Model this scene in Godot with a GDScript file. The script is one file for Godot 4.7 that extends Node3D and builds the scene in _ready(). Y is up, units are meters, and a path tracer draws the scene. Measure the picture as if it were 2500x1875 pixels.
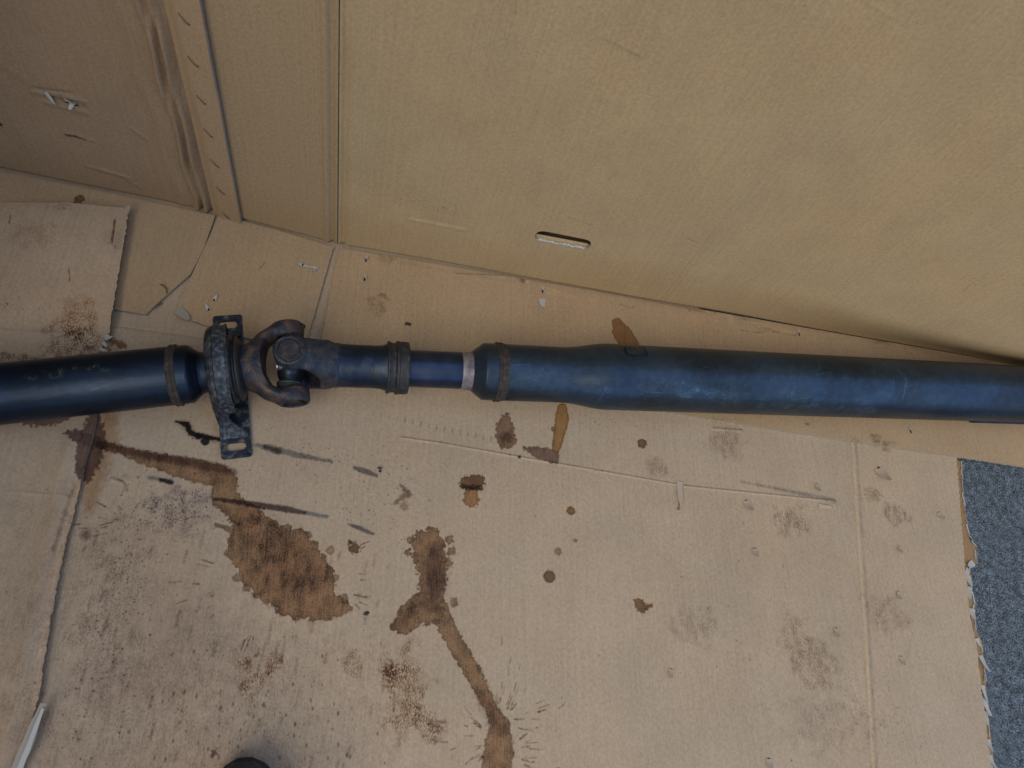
extends Node3D
# A used drive shaft lying on cardboard beside an opened carton, seen from above. Floor points are x, z in millimetres.

var taken := {}
var M := {}
var paint: Canvas


func _ready() -> void:
	# camera
	var cam := Camera3D.new()
	cam.name = "camera"
	cam.transform = Transform3D(Basis(Vector3(0.976042, 0.217583, 0.0), Vector3(-0.092272, 0.413917, -0.905626), Vector3(-0.197048, 0.883929, 0.424077)), Vector3(0, 1.0, 0))
	cam.fov = 56.0
	cam.near = 0.02
	cam.far = 400.0
	add_child(cam)
	cam.current = true
	# sky, soft sun, exposure
	var sky_m := ProceduralSkyMaterial.new()
	sky_m.sky_top_color = Color(0.72, 0.83, 1.0)
	sky_m.sky_horizon_color = Color(0.80, 0.87, 0.98)
	sky_m.sky_curve = 0.15
	sky_m.ground_bottom_color = Color(0.33, 0.33, 0.33)
	sky_m.ground_horizon_color = Color(0.45, 0.45, 0.45)
	sky_m.sun_angle_max = 1.0
	var sky := Sky.new()
	sky.sky_material = sky_m
	var env := Environment.new()
	env.background_mode = Environment.BG_SKY
	env.sky = sky
	env.tonemap_mode = Environment.TONE_MAPPER_LINEAR
	env.tonemap_exposure = 1.17
	env.sdfgi_enabled = true
	env.ssao_enabled = true
	env.ssil_enabled = true
	var we := WorldEnvironment.new()
	we.name = "world_environment"
	we.environment = env
	add_child(we)
	var sun := DirectionalLight3D.new()
	sun.name = "overcast_sun"
	sun.light_color = Color(1.0, 0.97, 0.93)
	sun.light_energy = 0.5
	sun.light_angular_distance = 40.0
	sun.shadow_enabled = true
	add_child(sun)
	sun.look_at_from_position(Vector3(-1.3, 2.3, 2.0), Vector3.ZERO)

	paint = floor_paint()
	make_materials()
	ground()
	main_sheet()
	left_sheet()
	carton()
	drive_shaft()
	shoe()
	debris()


# ---------------------------------------------------------------- naming

func numbered(called: String) -> String:
	var n: int = taken.get(called, -1) + 1
	taken[called] = n
	return called if n == 0 else "%s_%03d" % [called, n]


func thing(called: String, label: String, category: String, at := Vector3.ZERO, group := "") -> Node3D:
	var o := Node3D.new()
	o.name = numbered(called)
	o.position = at
	add_child(o, true)
	o.set_meta("label", label)
	o.set_meta("category", category)
	if group:
		o.set_meta("group", group)
	return o


func part(called: String, mesh: Mesh, mat, parent: Node3D, xf := Transform3D()) -> MeshInstance3D:
	var o := MeshInstance3D.new()
	o.mesh = mesh
	if mat is Array:
		for i in mesh.get_surface_count():
			mesh.surface_set_material(i, mat[mini(i, mat.size() - 1)])
	elif mat:
		o.material_override = null
		for i in mesh.get_surface_count():
			o.set_surface_override_material(i, mat)
	o.transform = xf
	var k := 0
	var free := called
	while parent.has_node(NodePath(free)):
		k += 1
		free = "%s_%03d" % [called, k]
	o.name = free
	parent.add_child(o, true)
	return o


# ---------------------------------------------------------------- painting of flat colour and fine relief

class Canvas:
	var w: int
	var h: int
	var x0: float
	var z0: float
	var x1: float
	var z1: float
	var ppm: float
	var d: PackedByteArray
	var b: PackedByteArray
	var wet: PackedFloat32Array
	var n1 := FastNoiseLite.new()
	var n2 := FastNoiseLite.new()
	var n3 := FastNoiseLite.new()
	var rng := RandomNumberGenerator.new()

	func _init(ax: float, az: float, bx: float, bz: float, scale: float, base: Color, mottle: float, sd: int, streaky := 1.0) -> void:
		x0 = ax
		z0 = az
		x1 = bx
		z1 = bz
		ppm = scale
		w = int((bx - ax) * scale)
		h = int((bz - az) * scale)
		rng.seed = sd
		n1.seed = sd
		n1.frequency = 1.0
		n1.fractal_octaves = 3
		n2.seed = sd + 7
		n2.frequency = 1.0
		n2.fractal_octaves = 2
		n3.seed = sd + 19
		n3.frequency = 1.0
		n3.fractal_octaves = 4
		var q := 3
		var small := Image.create(w / q, h / q, false, Image.FORMAT_RGB8)
		for j in h / q:
			for i in w / q:
				var x := ax + i * q / scale
				var z := az + j * q / scale
				var a := n3.get_noise_2d(x * 0.008, z * 0.008)
				var s := n2.get_noise_2d(x * 0.16 * streaky, z * 0.012)
				var t := n1.get_noise_2d(x * 0.06, z * 0.06)
				var k := 1.0 + mottle * (a * 0.9 + s * 0.35 + t * 0.4)
				var warm := mottle * 0.35 * n1.get_noise_2d(x * 0.005 + 40.0, z * 0.005)
				small.set_pixel(i, j, Color(base.r * k * (1.0 + warm), base.g * k, base.b * k * (1.0 - warm)))
		small.resize(w, h, Image.INTERPOLATE_CUBIC)
		d = small.get_data()
		b = PackedByteArray()
		b.resize(w * h)
		b.fill(128)
		wet = PackedFloat32Array()
		wet.resize(w * h)

	func near(x: float, z: float, c: Array) -> float:
		var best := 1e9
		var n := c.size() / 3
		if n == 1:
			return sqrt((x - c[0]) * (x - c[0]) + (z - c[1]) * (z - c[1])) - c[2]
		for i in n - 1:
			var ax: float = c[i * 3]
			var az: float = c[i * 3 + 1]
			var ar: float = c[i * 3 + 2]
			var dx: float = c[i * 3 + 3] - ax
			var dz: float = c[i * 3 + 4] - az
			var t := clampf(((x - ax) * dx + (z - az) * dz) / maxf(dx * dx + dz * dz, 1e-6), 0.0, 1.0)
			var ex := x - ax - dx * t
			var ez := z - az - dz * t
			best = minf(best, sqrt(ex * ex + ez * ez) - ar - (c[i * 3 + 5] - ar) * t)
		return best

	# a liquid stain along a chain of circles x, z, r; tint multiplies the paper
	func stain(c: Array, tint: Color, alpha := 1.0, wob := 2.0, wf := 0.12, soft := 1.5, rim := 0.15, streak := 0.5) -> void:
		var lo := Vector2(1e9, 1e9)
		var hi := -lo
		for i in c.size() / 3:
			var r: float = c[i * 3 + 2] + wob + soft + 1.0
			lo = lo.min(Vector2(c[i * 3] - r, c[i * 3 + 1] - r))
			hi = hi.max(Vector2(c[i * 3] + r, c[i * 3 + 1] + r))
		var i0 := maxi(0, int((lo.x - x0) * ppm))
		var i1 := mini(w - 1, int((hi.x - x0) * ppm) + 1)
		var j0 := maxi(0, int((lo.y - z0) * ppm))
		var j1 := mini(h - 1, int((hi.y - z0) * ppm) + 1)
		for j in range(j0, j1 + 1):
			var z := z0 + j / ppm
			for i in range(i0, i1 + 1):
				var x := x0 + i / ppm
				var e := near(x, z, c)
				if e > wob + soft:
					continue
				e += wob * 1.6 * n1.get_noise_2d(x * wf, z * wf)
				if e > soft:
					continue
				var k := clampf(0.5 - 0.5 * e / soft, 0.0, 1.0) * alpha
				var s := 0.32 * n2.get_noise_2d(x * 0.42, z * 0.03) + 0.9 * n3.get_noise_2d(x * 0.8, z * 0.6) + 0.55 * n1.get_noise_2d(x * 0.035, z * 0.03)
				var g := 1.0 - streak * clampf(s * 0.85 + 0.12, -0.08, 0.75)
				if e > -3.0 and e < soft:
					g *= 1.0 - rim * (1.0 - absf(e + 0.8) / 3.0)
				if rim > 0.0:
					# oil soaks in once: where an earlier run already wetted the paper it gets no darker
					var was := wet[j * w + i]
					if was >= k:
						continue
					wet[j * w + i] = k
					k = (k - was) / (1.0 - was * 0.999)
				var at := (j * w + i) * 3
				d[at] = clampi(int(d[at] * (1.0 - k + k * tint.r * g)), 0, 255)
				d[at + 1] = clampi(int(d[at + 1] * (1.0 - k + k * tint.g * g)), 0, 255)
				d[at + 2] = clampi(int(d[at + 2] * (1.0 - k + k * tint.b * g)), 0, 255)

	# loose specks of dirt round a middle
	func specks(cx: float, cz: float, rx: float, rz: float, count: int, most: float, tint: Color, alpha := 0.8, stretch := 1.0) -> void:
		for n in count:
			var x := cx + rng.randfn() * rx * 0.5
			var z := cz + rng.randfn() * rz * 0.5
			var r := most * (0.25 + 0.75 * rng.randf() * rng.randf())
			var al := alpha * rng.randf_range(0.35, 1.0)
			var i0 := maxi(0, int((x - r - x0) * ppm))
			var i1 := mini(w - 1, int((x + r - x0) * ppm) + 1)
			var j0 := maxi(0, int((z - r * stretch - z0) * ppm))
			var j1 := mini(h - 1, int((z + r * stretch - z0) * ppm) + 1)
			for j in range(j0, j1 + 1):
				for i in range(i0, i1 + 1):
					var e := Vector2(x0 + (i + 0.5) / ppm - x, (z0 + (j + 0.5) / ppm - z) / stretch).length() / r
					var k := clampf(1.4 - e, 0.0, 1.0) * al
					var at := (j * w + i) * 3
					d[at] = clampi(int(d[at] * (1.0 - k + k * tint.r)), 0, 255)
					d[at + 1] = clampi(int(d[at + 1] * (1.0 - k + k * tint.g)), 0, 255)
					d[at + 2] = clampi(int(d[at + 2] * (1.0 - k + k * tint.b)), 0, 255)

	# rubbed-in grime: shows where the paper's ribs stand up
	func grime(cx: float, cz: float, rx: float, rz: float, tint: Color, alpha: float, ribs := 1.0) -> void:
		var i0 := maxi(0, int((cx - rx * 1.3 - x0) * ppm))
		var i1 := mini(w - 1, int((cx + rx * 1.3 - x0) * ppm))
		var j0 := maxi(0, int((cz - rz * 1.3 - z0) * ppm))
		var j1 := mini(h - 1, int((cz + rz * 1.3 - z0) * ppm))
		for j in range(j0, j1 + 1):
			var z := z0 + j / ppm
			for i in range(i0, i1 + 1):
				var x := x0 + i / ppm
				var e := Vector2((x - cx) / rx, (z - cz) / rz).length() + 0.6 * n1.get_noise_2d(x * 0.03, z * 0.03)
				if e > 1.0:
					continue
				var s := 0.8 * n3.get_noise_2d(x * 0.45, z * 0.22) + ribs * 0.4 * n2.get_noise_2d(x * 0.3, z * 0.03) + 0.6 * n1.get_noise_2d(x * 0.9, z * 0.7) + 0.5 * n1.get_noise_2d(x * 0.05, z * 0.04)
				var k := clampf(s * 1.3 + 0.3, 0.0, 1.0) * alpha * minf(1.0, (1.0 - e) * 2.5)
				var at := (j * w + i) * 3
				d[at] = clampi(int(d[at] * (1.0 - k + k * tint.r)), 0, 255)
				d[at + 1] = clampi(int(d[at + 1] * (1.0 - k + k * tint.g)), 0, 255)
				d[at + 2] = clampi(int(d[at + 2] * (1.0 - k + k * tint.b)), 0, 255)

	# short thrown droplets
	func splash(cx: float, cz: float, r0: float, r1: float, a0: float, a1: float, count: int, tint: Color) -> void:
		for n in count:
			var a := rng.randf_range(a0, a1)
			var r := lerpf(r0, r1, rng.randf() * rng.randf())
			var len := rng.randf_range(3.0, 16.0)
			var p := Vector2(cx, cz) + Vector2(cos(a), sin(a)) * r
			var q := p + Vector2(cos(a), sin(a)).rotated(rng.randf_range(-0.25, 0.25)) * len
			stain([p.x, p.y, rng.randf_range(0.3, 1.2), q.x, q.y, 0.35], tint, rng.randf_range(0.4, 0.9), 0.6, 0.3, 0.7, 0.0, 0.2)

	# raised (or pressed, when negative) line in the fine relief
	func ridge(c: Array, wide: float, high: float) -> void:
		for n in c.size() / 2 - 1:
			var p := Vector2(c[n * 2], c[n * 2 + 1])
			var q := Vector2(c[n * 2 + 2], c[n * 2 + 3])
			var lo := p.min(q) - Vector2.ONE * wide * 2.5
			var hi := p.max(q) + Vector2.ONE * wide * 2.5
			for j in range(maxi(0, int((lo.y - z0) * ppm)), mini(h - 1, int((hi.y - z0) * ppm)) + 1):
				for i in range(maxi(0, int((lo.x - x0) * ppm)), mini(w - 1, int((hi.x - x0) * ppm)) + 1):
					var s := Vector2(x0 + i / ppm, z0 + j / ppm)
					var t := clampf((s - p).dot(q - p) / maxf((q - p).length_squared(), 1e-6), 0.0, 1.0)
					var e := (s - p.lerp(q, t)).length() / wide
					if e < 2.5:
						var at := j * w + i
						b[at] = clampi(b[at] + int(round(127.0 * high * exp(-e * e))), 0, 255)

	func ribs(pitch: float, high: float) -> void:
		for j in h:
			for i in w:
				var x := x0 + i / ppm
				var k := high * clampf(0.5 + n3.get_noise_2d(x * 0.006 + 9.0, (z0 + j / ppm) * 0.006), 0.0, 1.0)
				b[j * w + i] = clampi(b[j * w + i] + int(round(127.0 * k * sin(TAU * x / pitch))), 0, 255)

	func color() -> ImageTexture:
		return ImageTexture.create_from_image(Image.create_from_data(w, h, false, Image.FORMAT_RGB8, d))

	func relief() -> ImageTexture:
		return ImageTexture.create_from_image(Image.create_from_data(w, h, false, Image.FORMAT_L8, b))


func floor_paint() -> Canvas:
	var c := Canvas.new(-620, -790, 1160, 190, 1.15, Color8(177, 157, 132), 0.04, 11)
	var oil := Color(0.79, 0.68, 0.58)
	var dark := Color(0.58, 0.51, 0.52)
	var tar := Color(0.26, 0.26, 0.33)
	var grey := Color(0.60, 0.62, 0.68)
	var violet := Color(0.70, 0.68, 0.74)
	var soil := Color(0.62, 0.57, 0.52)
	# the loose flap at the left is painted paler
	c.stain([-587, -581, 97.6, -485, -589, 87.3, -424, -586, 75.0], Color(1.10, 1.085, 1.07), 0.95, 8.0, 0.02, 30.0, 0.0, 0.05)
	# general wear: rubbed grime along the ribs
	c.grime(-223, -81, 210, 210, Color(0.66, 0.63, 0.63), 0.2)
	c.grime(-89, -10, 260, 130, Color(0.62, 0.59, 0.59), 0.24)
	c.grime(-372, -131, 90, 220, Color(0.68, 0.64, 0.62), 0.18)
	c.grime(644, -163, 240, 180, Color(0.76, 0.74, 0.72), 0.12)
	c.grime(149, -344, 300, 60, Color(0.72, 0.69, 0.66), 0.12)
	c.grime(-281, -161, 45, 130, Color(0.6, 0.57, 0.58), 0.25)
	c.grime(-222, -250, 52, 36, violet, 0.75, 0.4)
	c.grime(-229, -256, 40, 26, Color(0.55, 0.55, 0.66), 0.55, 0.4)
	c.specks(-222, -250, 90, 60, 260, 1.6, Color(0.4, 0.38, 0.44))
	c.specks(-270, -139, 40, 150, 420, 1.5, Color(0.42, 0.37, 0.34))
	c.specks(-258, -29, 70, 120, 200, 1.5, Color(0.42, 0.37, 0.34))
	c.specks(-88, 0, 160, 90, 240, 1.8, Color(0.4, 0.36, 0.36), 0.7, 2.0)
	c.specks(-48, -330, 160, 70, 220, 1.4, Color(0.4, 0.37, 0.38))
	c.specks(15, -274, 60, 60, 120, 1.4, Color(0.42, 0.39, 0.42))
	c.specks(502, -225, 420, 260, 160, 1.5, Color(0.45, 0.40, 0.36))
	c.specks(330, -434, 120, 24, 70, 1.3, Color(0.4, 0.37, 0.36))
	c.specks(762, 0, 80, 60, 160, 1.3, Color(0.45, 0.43, 0.42))
	for n in 60:
		var px := c.rng.randf_range(-330, 60)
		var pz := c.rng.randf_range(-230, 50)
		c.stain([px, pz, 1.2, px - 1.0, pz + c.rng.randf_range(5, 22), 1.4], Color(0.66, 0.62, 0.64), c.rng.randf_range(0.2, 0.6), 1.5, 0.2, 1.8, 0.0, 0.4)
	# standing person's soft shadow painted in at the lower left, with some grey dirt
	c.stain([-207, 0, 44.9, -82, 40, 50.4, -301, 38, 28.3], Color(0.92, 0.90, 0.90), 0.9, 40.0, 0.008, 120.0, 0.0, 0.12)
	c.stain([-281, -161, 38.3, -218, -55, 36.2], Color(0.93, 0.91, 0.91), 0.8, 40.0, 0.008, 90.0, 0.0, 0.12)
	# old footprints and scuffs
	c.grime(646, -111, 26, 40, Color(0.66, 0.60, 0.55), 0.55, 0.3)
	c.grime(677, -76, 38, 46, Color(0.60, 0.54, 0.52), 0.55, 0.3)
	c.grime(811, -148, 38, 32, Color(0.66, 0.62, 0.60), 0.6, 0.2)
	c.grime(577, -416, 38, 36, Color(0.66, 0.62, 0.59), 0.65, 0.2)
	c.grime(828, -339, 20, 14, Color(0.66, 0.60, 0.54), 0.8, 0.1)
	c.grime(865, -310, 32, 20, Color(0.60, 0.55, 0.52), 0.7, 1.6)
	c.grime(675, -288, 38, 28, Color(0.60, 0.56, 0.54), 0.7, 1.0)
	c.grime(490, -126, 40, 30, Color(0.66, 0.62, 0.6), 0.5, 1.0)
	c.grime(673, 0, 90, 40, Color(0.70, 0.68, 0.68), 0.42, 1.0)
	c.grime(455, -360, 26, 18, Color(0.62, 0.60, 0.64), 0.6, 0.6)
	for n in 16:
		c.stain([lerpf(13.0, 190.0, n / 15.0), lerpf(-411.0, -385.0, n / 15.0) - 3.0, 0.9, lerpf(13.0, 190.0, n / 15.0), lerpf(-411.0, -385.0, n / 15.0) + 3.0, 0.9], Color(0.6, 0.56, 0.54), 0.45 if n > 3 else 0.2, 1.0, 0.3, 1.2, 0.0, 0.3)
	# the oil that ran from under the front tube
	c.stain([-353, -373, 7.4, -347, -337, 14.5, -346, -306, 13.1, -345, -289, 7.6], dark, 0.92, 3.0, 0.12, 1.5, 0.1, 0.35)
	c.stain([-376, -345, 4.8, -364, -342, 8.5, -347, -337, 9.7], dark, 0.95, 3.0, 0.14, 1.2, 0.1, 0.3)
	c.stain([-423, -363, 12.1, -399, -365, 11.0, -389, -369, 7.3], dark, 0.8, 3.5, 0.12, 1.2, 0.1, 0.3)
	c.stain([-337, -381, 8.8, -332, -341, 13.4, -335, -296, 13.0, -332, -246, 4.6], Color(0.84, 0.71, 0.57), 0.6, 3.0, 0.08, 6.0, 0.0, 0.3)
	c.stain([-339, -335, 6.1, -311, -328, 5.5, -269, -318, 10.4, -227, -310, 15.4, -185, -302, 16.1, -173, -294, 14.8, -173, -275, 16.5, -157, -260, 14.6, -138, -249, 15.7], oil, 0.96, 2.2, 0.10, 1.2, 0.2, 0.6)
	c.stain([-339, -335, 4.9, -288, -325, 4.9, -229, -318, 5.6, -186, -313, 6.2, -166, -308, 4.4], dark, 0.8, 2.0, 0.2, 3.0, 0.0, 0.5)
	c.stain([-137, -242, 22.9, -119, -209, 37.9, -88, -189, 49.5, -59, -163, 43.2, -34, -141, 23.2, -6, -135, 11.7], oil, 0.97, 4.5, 0.075, 1.0, 0.25, 0.8)
	c.stain([-120, -228, 18.0, -94, -205, 29.8, -67, -182, 29.5], Color(0.88, 0.83, 0.83), 0.55, 8.0, 0.05, 16.0, 0.0, 0.8)
	for q in [-139, -169, -125, -157, -113, -149, -99, -141, -84, -134, -60, -123, -25, -124, -27, -209, -58, -227, -18, -173, -154, -199, -4, -148].size() / 2:
		var rim_spots := [-139, -169, -125, -157, -113, -149, -99, -141, -84, -134, -60, -123, -25, -124, -27, -209, -58, -227, -18, -173, -154, -199, -4, -148]
		c.stain([rim_spots[q * 2], rim_spots[q * 2 + 1], 5.5], oil, 0.7, 1.5, 0.15, 0.9, 0.2, 0.5)
	c.stain([-176, -235, 2.4, -167, -233, 2.4, -152, -227, 4.2], oil, 0.9, 1.0, 0.2, 0.9, 0.2, 0.4)
	c.stain([-184, -270, 1.8, -137, -266, 3.7, -89, -261, 4.3, -67, -258, 2.5], Color(0.44, 0.38, 0.40), 0.9, 0.8, 0.2, 1.2, 0.0, 0.3)
	c.stain([-67, -258, 2.5, -36, -254, 2.5], Color(0.62, 0.68, 0.78), 0.8, 0.6, 0.2, 1.4, 0.0, 0.5)
	# the second run
	c.stain([103, -239, 6.5, 104, -220, 23.0, 107, -198, 21.4, 113, -180, 18.7, 111, -152, 15.9, 108, -139, 21.8], oil, 0.95, 5.0, 0.11, 1.0, 0.3, 0.6)
	c.stain([96, -141, 15.7, 84, -127, 16.7, 77, -118, 14.2, 64, -114, 4.7], oil, 0.95, 2.0, 0.12, 1.0, 0.2, 0.7)
	c.stain([119, -143, 13.4, 137, -108, 11.4, 160, -74, 11.2, 179, -44, 10.5, 195, -16, 8.0, 207, 3, 12.5, 205, 27, 19.0, 203, 57, 19.7], Color(0.79, 0.69, 0.59), 0.95, 2.2, 0.12, 1.0, 0.2, 0.6)
	for q in 8:
		var tufts := [78, -229, 5.1, 91, -236, 6.4, 110, -241, 6.5, 133, -231, 5.8, 136, -215, 5.8, 76, -211, 4.4, 131, -199, 6.4, 87, -226, 6.4]
		c.stain([tufts[q * 3], tufts[q * 3 + 1], tufts[q * 3 + 2]], oil, 0.85, 3.0, 0.16, 0.9, 0.35, 0.5)
	c.stain([113, -214, 8.9, 114, -192, 16.3, 114, -170, 14.9, 110, -146, 11.0], Color(0.66, 0.63, 0.67), 0.8, 5.0, 0.08, 8.0, 0.0, 0.5)
	c.stain([84, -130, 7.2, 75, -118, 7.1], Color(0.66, 0.6, 0.62), 0.6, 4.0, 0.1, 6.0, 0.0, 0.8)
	c.stain([182, -33, 5.8, 204, 5, 9.1], Color(0.72, 0.66, 0.66), 0.6, 4.0, 0.1, 7.0, 0.0, 0.8)
	c.splash(210, 0, 16, 100, -2.4, 0.5, 30, Color(0.56, 0.46, 0.38))
	c.splash(207, 21, 26, 110, 2.4, 3.8, 22, Color(0.56, 0.46, 0.38))
	c.splash(207, 32, 26, 110, -0.6, 1.0, 20, Color(0.56, 0.46, 0.38))
	c.splash(-66, -176, 78, 110, -0.5, 0.5, 10, Color(0.52, 0.42, 0.36))
	c.splash(-90, -175, 80, 130, 1.6, 3.3, 16, Color(0.56, 0.48, 0.42))
	c.splash(-254, -239, 40, 90, 2.7, 3.5, 8, Color(0.5, 0.4, 0.34))
	# drops and patches
	c.stain([403, -610, 9.6, 410, -591, 17.3, 421, -572, 17.2], Color(0.78, 0.66, 0.52), 0.92, 1.2, 0.1, 0.9, 0.15, 0.25)
	c.stain([303, -447, 7.8, 302, -428, 11.5, 298, -408, 9.1, 291, -379, 6.7], Color(0.84, 0.70, 0.50), 0.95, 1.0, 0.12, 0.9, 0.25, 0.2)
	c.stain([288, -410, 4.5, 295, -408, 4.5], Color(0.84, 0.70, 0.50), 0.95, 0.6, 0.12, 0.8, 0.25, 0.2)
	c.stain([240, -375, 2.2, 265, -370, 9.5, 285, -366, 11.8], Color(0.66, 0.58, 0.57), 0.95, 2.5, 0.12, 1.2, 0.1, 0.5)
	c.stain([213, -424, 6.0, 211, -404, 14.7, 213, -387, 15.3], Color(0.74, 0.64, 0.58), 0.95, 3.0, 0.12, 1.2, 0.2, 0.4)
	c.stain([215, -390, 8.8], Color(0.62, 0.58, 0.60), 0.8, 3.0, 0.12, 4.0, 0.0, 0.6)
	c.stain([432, -398, 7.8], Color(0.62, 0.52, 0.44), 0.9, 1.5, 0.2, 0.9, 0.3, 0.3)
	c.stain([154, -315, 9.6, 170, -318, 11.1], Color(0.62, 0.50, 0.40), 0.92, 3.0, 0.14, 1.0, 0.3, 0.5)
	c.stain([161, -302, 9.6, 162, -291, 11.5], Color(0.82, 0.66, 0.50), 0.9, 2.5, 0.14, 1.0, 0.2, 0.4)
	c.stain([149, -309, 2.7, 175, -308, 3.4], Color(0.36, 0.33, 0.33), 0.85, 2.0, 0.2, 2.0, 0.0, 0.5)
	c.stain([311, -283, 6.4], Color(0.74, 0.60, 0.46), 0.95, 1.0, 0.2, 0.9, 0.25, 0.2)
	c.stain([290, -222, 5.4], Color(0.78, 0.68, 0.60), 0.85, 1.2, 0.2, 1.2, 0.1, 0.4)
	c.stain([316, -239, 3.4], Color(0.82, 0.73, 0.64), 0.85, 0.8, 0.2, 1.0, 0.1, 0.2)
	c.stain([276, -186, 8.6], Color(0.60, 0.52, 0.46), 0.9, 0.6, 0.2, 0.9, 0.15, 0.35)
	c.stain([406, -155, 6.7, 411, -149, 8.0], Color(0.66, 0.55, 0.44), 0.92, 3.0, 0.16, 1.0, 0.2, 0.4)
	c.stain([415, -148, 4.7, 426, -152, 2.0], Color(0.74, 0.62, 0.48), 0.92, 1.5, 0.16, 1.0, 0.2, 0.3)
	c.stain([142, -147, 6.2], Color(0.76, 0.68, 0.62), 0.8, 2.5, 0.16, 1.0, 0.15, 0.5)
	c.stain([4, -214, 7.4], Color(0.66, 0.54, 0.46), 0.9, 3.0, 0.16, 1.2, 0.2, 0.5)
	c.stain([-2, -221, 3.1], Color(0.36, 0.32, 0.32), 0.85, 1.5, 0.2, 1.2, 0.0, 0.2)
	c.stain([61, -305, 2.0, 72, -293, 4.6, 53, -279, 2.0], Color(0.66, 0.60, 0.58), 0.8, 2.0, 0.14, 1.6, 0.0, 0.5)
	c.stain([66, -275, 5.9], Color(0.70, 0.64, 0.62), 0.6, 3.0, 0.14, 2.0, 0.0, 0.6)
	c.stain([27, -129, 2.9], tar, 0.9, 2.0, 0.2, 1.0, 0.0, 0.2)
	c.stain([-328, -214, 5.6], Color(0.66, 0.62, 0.6), 0.85, 1.5, 0.2, 3.0, 0.0, 0.3)
	c.stain([-134, 32, 4.0], Color(0.62, 0.52, 0.54), 0.9, 2.5, 0.2, 1.0, 0.1, 0.3)
	c.stain([30, -324, 2.0], Color(0.25, 0.22, 0.22), 0.95, 0.4, 0.2, 0.8, 0.0, 0.0)
	# tar-like squiggle beside the bracket and grey scrapes
	c.stain([-252, -375, 1.3, -237, -372, 5.7, -229, -360, 4.4, -216, -356, 4.5, -189, -353, 3.2], Color(0.66, 0.58, 0.54), 0.7, 1.5, 0.15, 3.0, 0.0, 0.2)
	c.stain([-252, -375, 0.6, -237, -372, 3.8, -230, -360, 3.2, -216, -357, 3.2, -187, -353, 1.9], Color(0.22, 0.20, 0.22), 0.97, 0.8, 0.15, 0.9, 0.0, 0.15)
	c.stain([-209, -349, 5.7], Color(0.24, 0.22, 0.24), 0.97, 0.8, 0.2, 0.9, 0.0, 0.15)
	c.stain([-219, -355, 3.8], Color(0.24, 0.22, 0.24), 0.97, 0.8, 0.2, 0.9, 0.0, 0.15)
	c.stain([-145, -350, 1.3, -122, -346, 5.8, -104, -343, 4.6, -86, -339, 3.9, -39, -333, 2.0], grey, 0.75, 1.2, 0.12, 1.4, 0.0, 0.5)
	c.stain([-131, -348, 1.9, -112, -343, 3.9], Color(0.45, 0.42, 0.42), 0.8, 1.2, 0.12, 1.8, 0.0, 0.4)
	c.stain([-5, -326, 2.6, 7, -323, 4.6, 25, -317, 2.7], Color(0.55, 0.56, 0.62), 0.85, 0.8, 0.12, 1.2, 0.0, 0.3)
	c.stain([-6, -245, 1.3, 8, -241, 3.1, 27, -234, 1.9], Color(0.5, 0.52, 0.58), 0.85, 0.8, 0.12, 1.4, 0.0, 0.4)
	c.stain([-270, -294, 1.8, -256, -292, 2.4], Color(0.5, 0.54, 0.62), 0.8, 1.0, 0.12, 2.0, 0.0, 0.3)
	c.stain([-253, -291, 3.0, -242, -289, 3.6], Color(0.26, 0.27, 0.33), 0.95, 1.2, 0.12, 1.4, 0.0, 0.2)
	c.stain([595, -347, 1.6, 675, -337, 2.4, 757, -326, 4.1], Color(0.72, 0.75, 0.80), 0.55, 1.0, 0.12, 2.0, 0.0, 0.9)
	# rusty scribbles lower down
	for q in 5:
		var rusty := [-116, -62, 7.5, -102, -44, 10.7, -81, -68, 8.7, 68, -53, 11.3, 103, -5, 12.2]
		c.grime(rusty[q * 3], rusty[q * 3 + 1], rusty[q * 3 + 2] * 1.6, rusty[q * 3 + 2] * 1.6, Color(0.62, 0.48, 0.36), 0.85, 0.3)
	c.grime(81, -37, 34, 60, Color(0.66, 0.53, 0.40), 0.9, 0.4)
	c.grime(116, 8, 22, 22, Color(0.56, 0.46, 0.40), 0.9, 0.3)
	c.grime(56, -67, 18, 14, Color(0.56, 0.46, 0.40), 0.9, 0.3)
	c.grime(15, -69, 12, 20, Color(0.7, 0.6, 0.52), 0.8, 0.3)
	# stains on the raised left flap and the carton's floor flaps
	c.grime(-403, -509, 30, 32, Color(0.72, 0.56, 0.40), 0.9, 0.3)
	c.grime(-402, -477, 46, 34, Color(0.56, 0.46, 0.42), 0.85, 0.4)
	c.grime(-381, -473, 30, 26, Color(0.52, 0.44, 0.42), 0.85, 0.4)
	c.grime(-449, -444, 90, 10, Color(0.50, 0.42, 0.38), 0.95, 0.3)
	c.grime(-492, -640, 40, 24, Color(0.70, 0.66, 0.62), 0.6, 0.2)
	c.grime(-382, -646, 16, 22, Color(0.66, 0.64, 0.68), 0.6, 0.2)
	c.grime(-467, -690, 20, 10, Color(0.7, 0.66, 0.62), 0.6, 0.2)
	c.specks(-484, -520, 60, 12, 40, 1.5, Color(0.5, 0.45, 0.42))
	c.stain([-529, -669, 0.7, -527, -655, 0.7], Color(0.5, 0.46, 0.44), 0.8, 0.8, 0.2, 1.0, 0.0, 0.2)
	c.stain([-429, -585, 0.4, -423, -565, 0.7], Color(0.5, 0.42, 0.38), 0.8, 0.5, 0.2, 0.8, 0.0, 0.2)
	c.stain([-451, -720, 6.7, -452, -713, 5.2], Color(0.72, 0.58, 0.46), 0.9, 2.5, 0.14, 1.0, 0.2, 0.3)
	c.stain([-358, -489, 3.3, -343, -483, 6.0], Color(0.6, 0.48, 0.40), 0.8, 3.0, 0.15, 2.0, 0.0, 0.6)
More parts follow.
